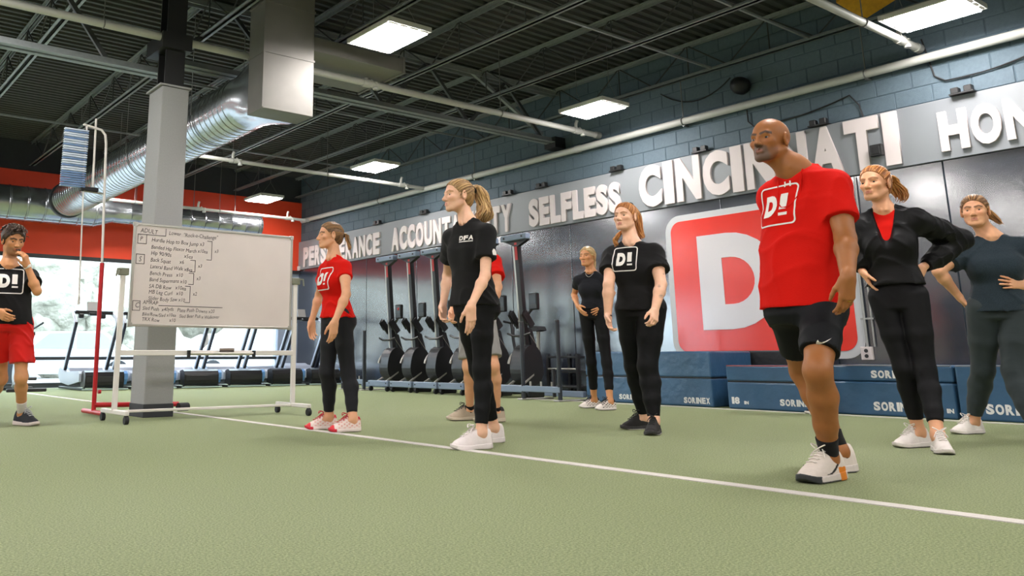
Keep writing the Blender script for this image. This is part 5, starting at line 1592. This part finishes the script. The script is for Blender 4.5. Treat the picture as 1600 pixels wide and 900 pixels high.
        if tp_.get('collar'):
            # ribbed neckband following the opening
            bvh = BVHTree.FromPolygons([Vector(v) for v in Vt], [list(map(int, q)) for q in Qt])
            pts = []
            cc = nb + f * .035 - up * .01
            for t in np.linspace(0, 2 * math.pi, 29)[:-1]:
                dv = Vector(r * math.cos(t) + f * math.sin(t))
                hit = bvh.ray_cast(Vector(cc) + dv * (nr * 1.12) + Vector((0, 0, .25)), Vector((0, 0, -1)), .5)[0]
                if hit is not None: pts.append(hit + Vector((0, 0, -.001)))
            if len(pts) > 12: MB().tube(pts, .0055, 6, closed=True).build('neckband', tp_['collar'], o)
    # ---- prints
    for pr in S.get('prints', []):
        o, me = tops[pr['on']]
        pos = lerp(Hc, Sc, pr['t']) + r * pr.get('x', 0)
        out = nrm(f * pr.get('nf', 1) + r * pr.get('nr', 0))
        rgt = nrm(np.cross(up, out)) * -1
        rgt = nrm(np.cross(out, up)) * -1        # seen from the front, text runs to the wearer's left
        tl = pr.get('tilt', 0); u2 = nrm(up + rgt * tl)
        decal(me, pr['polys'], pos, rgt, u2, out, pr['mat'], 'print', o)
    # ---- socks and shoes
    for sd, q in (('L', -1), ('R', 1)):
        hp, kn, ank, foot, fy, g = legs[sd]
        if S.get('sock'):
            so = S['sock']; e = lerp(ank, kn, so['up'])
            B = Field().chain([e, lerp(ank, kn, so['up'] * .4), ank, ank - up * .05], [lerp(ar_k, lr * .54 * cf, so['up'] / .4) + .004, ar_k + .006, ar_k + .005, .038], .01)
            ax = nrm(e - ank); B.half(e, ax, .002)
            Vs, Qs = B.mesh(.005)
            obj('sock', np_mesh('sock', Vs, Qs, so['mat']), root)
        shoe(root, foot, fy, S['shoe_l'], S['shoe'], q, res=.0045 if res < .0045 else .006)
    S['_'] = dict(root=root, arms=arms, legs=legs, Sc=Sc, Hc=Hc, O=O, A=A, s=s, f=f, r=r, bottom=(bo, Vb, Qb))
    return S['_']
# ================================================================ PEOPLE: the nine in view and one behind
BLK = cloth('black_tee', rgb(22, 21, 22), .9, sheen=.06)
BLKL = cloth('black_leggings', rgb(20, 20, 22), .6, bump=.12, sheen=.0, noise=.1)
CHAR = cloth('charcoal_leggings', rgb(30, 30, 34), .6, bump=.12, sheen=.03, noise=.1)
SLATE = cloth('slate_leggings', rgb(48, 56, 58), .55, bump=.15, sheen=.06, noise=.12)
REDT = cloth('red_tee', rgb(208, 22, 12), .85, sheen=.0, noise=.1)
REDS = cloth('red_shorts', rgb(208, 26, 20), .5, sheen=.05, noise=.12)
GREYS = cloth('grey_shorts', rgb(150, 148, 146), .8)
HEATH = cloth('heather_tee', rgb(44, 56, 64), .85, noise=.7, nscale=160, sheen=.05)
NAVYB = cloth('dark_tee', rgb(26, 27, 32), .8, sheen=.03)
JACK = cloth('black_jacket', rgb(22, 22, 23), .5, bump=.2, sheen=.0, noise=.12)
BSH = cloth('black_shorts', rgb(20, 21, 24), .6, sheen=.0, noise=.1)
PRW = mat('shirt_print', rgb(226, 220, 214), .7)
WS = rgb(226, 218, 212)
def shoe_style(u, so=None, **k):
    d = dict(upper=u, sole=so or u, lace=k.pop('lace', u)); d.update(k); return d
TF = [(-.12, .165, .105, .125), (0, .170, .105, .125), (.2, .150, .10, .105), (.42, .128, .095, .095), (.62, .140, .10, .10), (.8, .150, .10, .10), (.95, .145, .088, .095), (1.05, .115, .068, .08), (1.18, .062, .048, .058)]
def scaleT(T, a, b=None): return [(t, rx * a, rf * (b or a), rb * (b or a)) for t, rx, rf, rb in T]
hair_blonde = dict(dark=rgb(120, 84, 46), light=rgb(226, 186, 128))
hair_ginger = dict(dark=rgb(136, 74, 30), light=rgb(220, 154, 84))
hair_brown = dict(dark=rgb(70, 46, 28), light=rgb(176, 132, 84))

def tattoo(marks):
    """small ink figures at photo points on the skin"""
    def fn(V, C, L):
        dep = L['dep']
        for (px, py, rad) in marks:
            d = ray(px, py); d = d / np.linalg.norm(d)
            rel = V - CC; t = rel @ d; dist = np.linalg.norm(rel - t[:, None] * d, axis=1)
            near = t < np.linalg.norm(at_depth(px, py, dep) - CC) - .02
            a = np.clip(1.4 - dist / rad, 0, 1)[:, None] * .7 * near[:, None] * (np.sin(V[:, 2:3] * 900) > -.4)
            C[:] = C * (1 - a) + np.array([.05, .04, .05]) * a
    return fn
PEOPLE = []
# --- bald man in red shirt
TM = [(-.08, .205, .15, .15), (0, .205, .152, .15), (.3, .205, .16, .14), (.6, .215, .15, .135), (.8, .205, .140, .13), (.95, .19, .118, .125), (1.06, .14, .085, .10), (1.2, .078, .062, .075)]
PEOPLE.append(dict(label='bald man with grey goatee in red logo T-shirt and black shorts', seed=7, res=.0036, base=(1290, 746), h=1.80, male=True,
    yaw=173, hip_yaw=182, sh=(1254, 299), hip=(1258, 478), sw=.178, hw=.09, skin='brown', arm_r=.058, leg_r=.092, calf=1.06, hh=.25, neck_r=.25, jaw=1.12, neck_up=.135, neck_f=.045,
    head=dict(top=(1211, 184), chin=(1195, 258), yaw=176, pitch=2), torso=TM, shoe_l=.31,
    beard=rgb(92, 74, 64), brow=rgb(48, 32, 22), lip=rgb(128, 78, 66), stubble=rgb(88, 52, 32), iris=rgb(40, 26, 18),
    armL=dict(e=(1321, 373), w=(1325, 434), t=(1321, 497), pe=-1, n=(1, -.35, 0), th=(.2, 1, 0), curl=.42, thumb=.4),
    armR=dict(e=('w', -.01, -.11, -.29), w=('w', -.06, -.05, -.25), t=('w', -.02, 0, -.17), curl=.4),
    legL=dict(k=(1278, 580), foot=(1284, 752), yaw=176), legR=dict(k=(1254, 580), foot=(1298, 739), yaw=166),
    tops=[dict(name='tshirt', mat=REDT, hem=-.02, sleeve=.66, cuff=1.32, loose=.006, fold=.006, ff=10, flare=.004, collar=REDT)],
    bottom=dict(type='shorts', mat=BSH, len=.30, hemr=.80, loose=.012, top=.25, pgrow=-.01, fold=.004, ff=11),
    prints=[dict(on='tshirt', t=.87, x=.06, polys=None, mat=PRW, logo=(.235, .215)), dict(on='tshirt', t=1.03, x=.01, polys='mark', mat=PRW)],
    sock=dict(up=.24, mat=BLK),
    shoe=shoe_style(rgb(214, 202, 192), rgb(206, 196, 188), toe_cap=rgb(44, 46, 48), heel=rgb(216, 126, 30), swoosh=rgb(26, 24, 24), lace=rgb(224, 214, 206), sole_low=rgb(60, 60, 60))))
# --- woman in black jacket
PEOPLE.append(dict(label='woman with ginger ponytail in open black jacket over red top', seed=8, res=.004, base=(1448, 700), h=1.76,
    yaw=196, hip_yaw=196, sh=(1385, 349), hip=(1404, 468), sw=.165, hw=.085, skin='light', arm_r=.042, leg_r=.083, hh=.25, neck_r=.20,
    head=dict(top=(1373, 258), chin=(1362, 317), yaw=176, pitch=0), torso=scaleT(TF, 1.0), shoe_l=.27, glute=1.0, bust=(.07, .70, .065, .055),
    armL=dict(e=(1503, 374, .10), w=(1441, 419, -.04), t=(1429, 452, -.10), n=(1, 0, -.2), th=(.2, .9, .3), curl=.25, thumb=.75),
    armR=dict(e=(1337, 392, .14), w=(1347, 423, .08), t=(1362, 446, .05), n=(-1, 0, 0), th=(0, 1, .2), curl=.25),
    legR=dict(k=(1413, 577), foot=(1425, 699), yaw=160), legL=dict(k=(1446, 579), foot=(1473, 708), yaw=212),
    tops=[dict(name='undershirt', mat=REDT, hem=.2, sleeve=.3, loose=-.004, fold=.001, neck=('crew', .0)),
          dict(name='jacket', mat=JACK, hem=.18, sleeve=1.92, loose=.020, fold=.008, ff=15, neck=('open', .66))],
    bottom=dict(type='leggings', mat=BLKL, end=.80, loose=.006),
    hair=dict(type='tail', **hair_ginger, line=.29, tie=(0, -.50, .24), strands=110, tails=[dict(path=[(0, -.50, .22), (-.02, -.74, .22), (-.05, -.98, -.04), (-.08, -1.10, -.42)], w=[.06, .15, .20, .12], n=80, wave=1.3)]),
    brow=rgb(150, 98, 58), lip=rgb(206, 128, 112), shoe=shoe_style(WS, rgb(214, 206, 200), sole_low=rgb(120, 116, 112))))
# --- woman in heather tee
PEOPLE.append(dict(label='woman in dark heather V-neck tee and slate leggings at right edge', seed=9, res=.004, base=(1560, 684), h=1.71,
    yaw=203, sh=(1551, 388), hip=(1562, 486), sw=.17, hw=.095, skin='light', arm_r=.05, leg_r=.105, hh=.25, neck_r=.225, full=.03,
    head=dict(top=(1526, 303), chin=(1521, 357), yaw=192, pitch=-2), torso=scaleT(TF, 1.16, 1.22), shoe_l=.27, glute=1.2, bust=(.085, .68, .085, .075),
    armR=dict(e=(1466, 424), w=(1498, 463, .10), t=(1512, 478, .14), pe=1, n=(-1, 0, 0), th=(0, 1, .3), curl=.3),
    armL=dict(e=(1628, 424), w=(1597, 446, -.12), t=(1553, 438, -.17), pe=0, n=(.5, -.8, 0), th=(0, .1, 1), curl=.18, spread=1.0),
    legR=dict(k=(1536, 578), foot=(1512, 678), yaw=158), legL=dict(k=(1584, 580), foot=(1622, 690), yaw=205),
    tops=[dict(name='tshirt', mat=HEATH, hem=-.02, sleeve=.62, cuff=1.5, loose=.008, fold=.005, ff=12, neck=('vee', .06), flare=.004)],
    bottom=dict(type='leggings', mat=SLATE, end=.88, loose=.006),
    hair=dict(type='tail', dark=rgb(84, 52, 30), light=rgb(196, 146, 92), line=.27, tie=(0, -.47, .02), strands=110, over=True, tails=[dict(path=[(-.06, -.46, .02), (-.22, -.62, .04), (-.38, -.72, -.14), (-.50, -.74, -.42)], w=[.06, .10, .11, .05], n=44)]),
    brow=rgb(110, 74, 46), lip=rgb(204, 130, 116), shoe=shoe_style(WS, rgb(214, 206, 200), sole_low=rgb(120, 116, 112))))
# --- woman in black logo tee
PEOPLE.append(dict(label='woman with long ginger ponytail in black logo T-shirt and black leggings', seed=6, res=.004, base=(1008, 675), h=1.74,
    yaw=199, hip_yaw=198, sh=(989, 398), hip=(1001, 485), sw=.175, hw=.09, skin='fair', arm_r=.052, leg_r=.108, hh=.24, neck_r=.235, full=.03,
    head=dict(top=(980, 317), chin=(974, 362), yaw=189, pitch=2), torso=scaleT(TF, 1.16, 1.2), shoe_l=.28, glute=1.1, bust=(.085, .70, .075, .062),
    armR=dict(e=(951, 445), w=(950, 494), t=(954, 521), n=(-1, .2, 0), th=(.1, 1, 0), curl=.45),
    armL=dict(e=(1033, 444), w=(1023, 486), t=(1021, 510), n=(.8, -.5, 0), th=(0, 1, 0), curl=.8),
    paint=[tattoo([(1030, 447, .012), (1033, 463, .016), (1037, 428, .007)])],
    legR=dict(k=(991, 572), foot=(995, 671), yaw=160), legL=dict(k=(1012, 572), foot=(1021, 679), yaw=208),
    tops=[dict(name='tshirt', mat=BLK, hem=.0, sleeve=.56, cuff=1.55, loose=.012, fold=.006, ff=12, flare=.004)],
    bottom=dict(type='leggings', mat=BLKL, end=.93, loose=.006),
    prints=[dict(on='tshirt', t=.90, x=.03, polys=None, mat=PRW, logo=(.20, .20))],
    hair=dict(type='tail', **hair_ginger, line=.29, tie=(0, -.34, .46), strands=120, tails=[dict(path=[(0, -.34, .46), (0, -.52, .42), (-.08, -.66, .05), (-.16, -.64, -.45), (-.20, -.66, -.70)], w=[.06, .13, .17, .15, .06], n=60),
        dict(path=[(.22, -.15, -.45), (.30, .05, -.62), (.34, .12, -.80), (.35, .14, -1.02)], w=[.05, .07, .08, .04], n=26, tie=False)]),
    brow=rgb(160, 108, 70), lip=rgb(210, 130, 118), shoe=shoe_style(rgb(36, 34, 34), rgb(44, 42, 42), sole_low=rgb(226, 220, 214), lace=rgb(30, 30, 30))))
# --- blonde woman, hands on hips
PEOPLE.append(dict(label='blonde woman with hands on hips in dark fitted tee near the wall', seed=5, res=.005, base=(934, 639.5), h=1.74,
    yaw=205, sh=(924, 437), hip=(927, 491), sw=.155, hw=.08, skin='tan', arm_r=.04, leg_r=.077, hh=.24, neck_r=.19,
    head=dict(top=(921, 385), chin=(915, 417), yaw=190, pitch=0), torso=scaleT(TF, .95), shoe_l=.26, glute=.95, bust=(.065, .70, .07, .055),
    armR=dict(e=(897, 461), w=(903, 479, .02), t=(911, 489, -.06), pe=1, n=(-.9, -.2, 0), th=(.2, .9, .3), curl=.2, spread=.6),
    armL=dict(e=(957, 458), w=(943, 480, -.06), t=(930, 488, -.12), pe=1, n=(.8, -.5, 0), th=(0, .6, .8), curl=.15, spread=.8),
    legR=dict(k=(924, 566), foot=(921, 637.5), yaw=163), legL=dict(k=(948, 567), foot=(946, 641), yaw=166),
    tops=[dict(name='tshirt', mat=NAVYB, hem=.14, sleeve=.42, cuff=1.35, loose=.004, fold=.003, ff=14)],
    bottom=dict(type='leggings', mat=BLKL, end=.72, loose=.005),
    hair=dict(type='tail', dark=rgb(164, 128, 78), light=rgb(240, 214, 160), line=.28, tie=(0, -.45, -.12), strands=110, over=True, tails=[dict(path=[(0, -.45, -.12), (0, -.56, -.2), (.02, -.56, -.42), (.02, -.5, -.6)], w=[.06, .08, .08, .04], n=30)]),
    brow=rgb(140, 104, 66), lip=rgb(200, 116, 100), shoe=shoe_style(rgb(222, 212, 204), rgb(222, 214, 208), patch=rgb(30, 28, 28), collar=rgb(30, 28, 28), lace=rgb(30, 28, 28), sole_low=rgb(40, 38, 38))))
# --- tall girl in black tee
PEOPLE.append(dict(label='young woman with wavy blonde ponytail in plain black tee and leggings', seed=3, res=.0038, base=(750, 698), h=1.74,
    yaw=186, hip_yaw=184, sh=(733, 368), hip=(740, 476), sw=.165, hw=.08, skin='fair', arm_r=.041, leg_r=.080, hh=.236, neck_r=.20,
    head=dict(top=(721, 281), chin=(710, 332), yaw=166, pitch=0), torso=scaleT(TF, 1.06, 1.08), shoe_l=.28, glute=1.0, bust=(.065, .70, .055, .05),
    armL=dict(e=(758, 431), w=(736, 478), t=(736, 522), pe=-1, pw=-1, n=(1, -.2, 0), th=(0, 1, 0), curl=.2),
    armR=dict(e=(699, 431), w=(692, 479), t=(692, 508), pe=1, n=(-1, 0, 0), th=(0, 1, 0), curl=.5),
    legL=dict(k=(753, 577), foot=(736, 702), yaw=160), legR=dict(k=(747, 577), foot=(757, 692), yaw=158),
    tops=[dict(name='tshirt', mat=BLK, hem=-.02, sleeve=.62, cuff=1.5, loose=.010, fold=.005, ff=11, flare=.006)],
    bottom=dict(type='leggings', mat=BLKL, end=.86, loose=.005),
    prints=[dict(on='tshirt', t=.90, x=-.06, polys='dfa', mat=PRW), dict(on='tshirt', t=.70, x=-.10, polys='badge', mat=PRW, nf=.25, nr=-1)],
    hair=dict(type='tail', **hair_blonde, line=.29, tie=(0, -.49, .22), strands=120, tails=[dict(path=[(0, -.49, .22), (0, -.68, .28), (0, -.86, -.05), (.0, -.84, -.5), (.0, -.72, -.80)], w=[.07, .19, .25, .26, .15], n=130, wave=1.8, r=1.1)]),
    brow=rgb(170, 124, 84), lip=rgb(214, 138, 128), shoe=shoe_style(rgb(226, 216, 214), rgb(226, 216, 214))))
# --- person behind her
PEOPLE.append(dict(label='person in red tee and grey shorts mostly hidden behind the blonde ponytail woman', seed=4, res=.005, base=(743, 659), h=1.90, male=True,
    yaw=190, sh=(748, 411), hip=(745, 494), sw=.185, hw=.09, skin='light', arm_r=.046, leg_r=.080, hh=.23, neck_r=.235,
    head=dict(top=(737, 344), chin=(735, 380), yaw=176), torso=scaleT(TM, .86), shoe_l=.30,
    armL=dict(e=(778, 448), w=(768, 487), t=(764, 505), n=(1, 0, 0), th=(0, 1, 0), curl=.4),
    armR=dict(e=(716, 450), w=(706, 488), t=(703, 507), n=(-1, 0, 0), th=(0, 1, 0), curl=.45),
    legR=dict(k=(732, 572), foot=(722, 657), yaw=158), legL=dict(k=(771, 572), foot=(764, 660), yaw=160),
    tops=[dict(name='tshirt', mat=REDT, hem=-.02, sleeve=.62, cuff=1.6, loose=.008, fold=.004)],
    bottom=dict(type='shorts', mat=GREYS, len=.40, loose=.016, top=.25, pgrow=-.008, fold=.004),
    hair=dict(type='short', dark=rgb(60, 42, 28), light=rgb(120, 86, 54), line=.30, thick=.05),
    brow=rgb(80, 56, 36), sock=dict(up=.10, mat=BLK),
    shoe=shoe_style(rgb(178, 162, 142), rgb(190, 176, 156), collar=rgb(30, 28, 26), lace=rgb(34, 32, 30), sole_low=rgb(70, 64, 56))))
# --- woman in red tee
PEOPLE.append(dict(label='woman with brown ponytail in red logo T-shirt and charcoal leggings', seed=2, res=.0045, base=(522, 673), h=1.68,
    yaw=179, sh=(523, 420), hip=(526, 497), sw=.155, hw=.08, skin='light', arm_r=.042, leg_r=.082, hh=.23, neck_r=.205,
    head=dict(top=(520, 348), chin=(511, 389), yaw=164, pitch=0), torso=scaleT(TF, .98), shoe_l=.265, glute=1.0, bust=(.065, .68, .075, .055),
    armL=dict(e=(541, 460), w=(523, 503), t=(519, 536), pe=-1, pw=-1, n=(1, 0, 0), th=(0, 1, 0), curl=.35),
    armR=dict(e=(499, 460), w=(487, 502), t=(488, 533), pe=1, n=(-1, 0, 0), th=(0, 1, 0), curl=.4),
    legR=dict(k=(511, 582), foot=(501, 671), yaw=160), legL=dict(k=(544, 583), foot=(538, 675), yaw=164),
    tops=[dict(name='tshirt', mat=REDT, hem=.0, sleeve=.42, cuff=1.42, loose=.006, fold=.006, ff=14, flare=.012)],
    bottom=dict(type='leggings', mat=CHAR, end=.86, loose=.005),
    prints=[dict(on='tshirt', t=.78, x=.0, polys=None, mat=PRW, logo=(.20, .19))],
    hair=dict(type='tail', **hair_brown, line=.29, tie=(0, -.47, .05), strands=110, tails=[dict(path=[(0, -.47, .05), (0, -.62, .06), (0, -.70, -.2), (.0, -.74, -.50)], w=[.05, .08, .08, .04], n=40)]),
    brow=rgb(96, 66, 44), lip=rgb(196, 116, 104), shoe=shoe_style(rgb(232, 214, 206), rgb(230, 214, 208), toe_cap=rgb(196, 30, 48), toe=rgb(214, 60, 66), collar=rgb(196, 44, 58), patch=rgb(222, 160, 150), lace=rgb(190, 40, 52))))
# --- man on the left
PEOPLE.append(dict(label='dark-haired man in black logo tee and red shorts raising a whistle', seed=1, res=.0045, base=(24, 668), h=1.77, male=True,
    yaw=262, sh=(12, 430), hip=(17, 506), sw=.185, hw=.085, skin='tan', arm_r=.044, leg_r=.076, hh=.25, neck_r=.225,
    head=dict(top=(20, 352), chin=(22, 401), yaw=280, pitch=-12), torso=scaleT(TM, .85, .86), shoe_l=.30,
    armL=dict(e=(58, 455), w=(43, 416, -.16), t=(37, 394, -.22), n=(.8, -.6, 0), th=(.9, .1, .3), curl=.7),
    armR=dict(e=(-24, 462), w=(-3, 488, -.14), t=(14, 499, -.2), n=(-.4, -.8, .2), th=(-.3, .4, .8), curl=.5),
    legL=dict(k=(33, 590), foot=(41, 665), yaw=292), legR=dict(k=(2, 592), foot=(-22, 663), yaw=275),
    tops=[dict(name='tshirt', mat=BLK, hem=-.02, sleeve=.5, cuff=1.6, loose=.006, fold=.005, ff=12, flare=.004)],
    bottom=dict(type='shorts', mat=REDS, len=.34, loose=.024, top=.25, pgrow=-.006, fold=.008, ff=16),
    prints=[dict(on='tshirt', t=.86, x=.0, polys=None, mat=PRW, logo=(.24, .225))],
    hair=dict(type='short', dark=rgb(34, 24, 18), light=rgb(92, 64, 42), line=.27, thick=.07, strands=260, sweep=.5),
    brow=rgb(42, 28, 20), stubble=rgb(120, 84, 62), sock=dict(up=.36, mat=cloth('white_sock', rgb(226, 218, 214))),
    shoe=shoe_style(rgb(44, 46, 52), rgb(222, 208, 202), lace=rgb(200, 200, 200))))
# --- person behind the bald man: only shoe tips show
PEOPLE.append(dict(label='person hidden behind the bald man with only navy shoe tips showing', seed=11, res=.007, base=(1284, 649), h=1.66,
    yaw=182, sh=(1268, 448), hip=(1272, 528), sw=.15, hw=.06, skin='light', arm_r=.04, leg_r=.062, hh=.215,
    head=dict(top=(1262, 408), chin=(1258, 440), yaw=170), torso=scaleT(TF, .9), shoe_l=.26,
    armL=dict(e=('w', -.03, -.02, -.28), w=('w', .02, .04, -.24)), armR=dict(e=('w', .03, -.02, -.28), w=('w', -.02, .04, -.24)),
    legL=dict(foot=(1284, 650), yaw=160), legR=dict(foot=(1276, 647), yaw=160),
    tops=[dict(name='tshirt', mat=NAVYB, hem=.0, sleeve=.5, loose=.005, fold=.003)],
    bottom=dict(type='leggings', mat=BLKL, end=.86, loose=.004),
    hair=dict(type='tail', **hair_brown, line=.29, strands=60, tails=[dict(path=[(0, -.47, .05), (0, -.58, .04), (0, -.62, -.2), (0, -.6, -.4)], w=[.05, .07, .06, .03], n=20)]),
    shoe=shoe_style(rgb(34, 38, 56), rgb(226, 220, 216), lace=rgb(40, 40, 60))))
PD = []
for S in PEOPLE:
    for pr in S.get('prints', []):
        if pr['polys'] is None: pr['polys'] = logo_d1(*pr['logo'])
        elif pr['polys'] == 'mark': pr['polys'] = [flat_glyph('H', -.02, 0, .04, .028, .02)]
        elif pr['polys'] == 'dfa': pr['polys'] = [flat_glyph(c, -.055 + i * .038, 0, .034, .032, .05) for i, c in enumerate('DFA')] + [poly_mesh([[(-.055, -.012), (.055, -.012), (.055, -.006), (-.055, -.006)]])]
        elif pr['polys'] == 'badge': pr['polys'] = [poly_mesh([[(-.02, -.02), (.02, -.02), (.02, .005), (.008, .022), (-.008, .022), (-.02, .005)]])]
    PD.append(person(S))
# ================================================================ small things worn and held
def hand_frame(p, sd):
    sh, el, wr, tp, a = p['arms'][sd]
    f, r = p['f'], p['r']; up = np.array([0, 0, 1.0]); q = -1 if sd == 'L' else 1
    n = a.get('n'); n = nrm(r * n[0] + f * n[1] + up * n[2]) if n else nrm(r * -q)
    w = a.get('th'); w = nrm(r * w[0] + f * w[1] + up * w[2]) if w else f
    d = nrm(tp - wr); n = nrm(n - d * (n @ d)); w = nrm(w - d * (w @ d)); w = nrm(w - n * (w @ n))
    return wr, d, n, w
def band(p, sd, t, r, m, name, thick=.004, width=3):
    sh, el, wr, tp, a = p['arms'][sd]
    c = lerp(wr, el, t); d = nrm(el - wr); x = nrm(np.cross(d, [.2, .3, .9])); y = np.cross(d, x)
    mb = MB()
    for k in range(width):
        mb.tube([c + d * (k - width / 2) * thick * 1.4 + (x * math.cos(t_) + y * math.sin(t_)) * r for t_ in np.linspace(0, 2 * math.pi, 17)[:-1]], thick, 6, closed=True)
    return mb.build(name, m, p['root'])
man, jack, heath, blackw, blonde, tall, behind, redw, leftm, hidden = PD
# ring on the bald man's left hand
wr, d, n, w = hand_frame(man, 'L'); L = .103 * 1.80
c = wr + d * .575 * L - w * .056 * L + n * .01 * L
x = w; y = nrm(np.cross(d, w))
MB().tube([c + (x * math.cos(t) + y * math.sin(t)) * .0115 for t in np.linspace(0, 2 * math.pi, 17)[:-1]], .0028, 6, closed=True).build('ring', mat('gold', rgb(214, 166, 60), .25, metal=.9), man['root'])
# white mark on his shorts
bo, Vb, Qb = man['bottom']
dep = float((np.array(man['root'].location) - CC) @ NH)
q = at_depth(1262, 534, dep - .12); rt = np.array(AX[0]); rt[2] = 0; rt = nrm(rt)
sw = [(-.034, -.004), (-.030, -.014), (-.018, -.016), (.036, .014), (-.014, -.006), (-.024, -.004), (-.028, .006)]
decal(bo.data, [poly_mesh([sw])], q, rt, np.array([0, 0, 1.0]), -NH, PRW, 'print', bo)
# bands
band(leftm, 'L', .04, .031, mat('white_band', rgb(226, 220, 214), .6), 'wristband', .005, 3)
band(blackw, 'R', .02, .032, mat('dark_bracelet', rgb(70, 30, 28), .6), 'bracelet', .003, 2)
# whistle in the left man's raised hand
wr, d, n, w = hand_frame(leftm, 'L'); A, O, s = leftm['A'], leftm['O'], leftm['s']
mouth = O + (A[1] * .43 + A[2] * -.265) * s
wt = tag(empty('whistle', tuple(mouth)), 'small black whistle held at the mouth of the man in red shorts', 'whistle')
m2 = mouth + A[1] * .035
MB().bar(mouth, m2 + A[1] * .01, .016, .009).tube([m2 - A[0] * .009 + A[1] * .016 - A[2] * .004, m2 + A[0] * .009 + A[1] * .016 - A[2] * .004], .013, 12).build('body', M_gloss_blk, wt)
MB().tube([m2 + A[1] * .03, m2 + A[1] * .03 - A[2] * .05 - A[0] * .02, m2 - A[1] * .02 - A[2] * .10 - A[0] * .03], .003, 6).build('cord', M_cab, wt)
# necklace on the blonde woman
p = blonde
nb = p['Sc'] + np.array([0, 0, .06])
pts = [p['Sc'] + np.array([0, 0, .075 - .05 * math.sin(t) ** 2]) + p['r'] * .05 * math.cos(t) + p['f'] * (.05 + .05 * math.sin(t)) for t in np.linspace(0, math.pi, 13)]
MB().tube(pts, .002, 5).build('necklace', mat('silver_chain', rgb(206, 200, 190), .3, metal=.8), p['root'])
# tattoos on the forearm of the woman in the black logo tee
# lamps
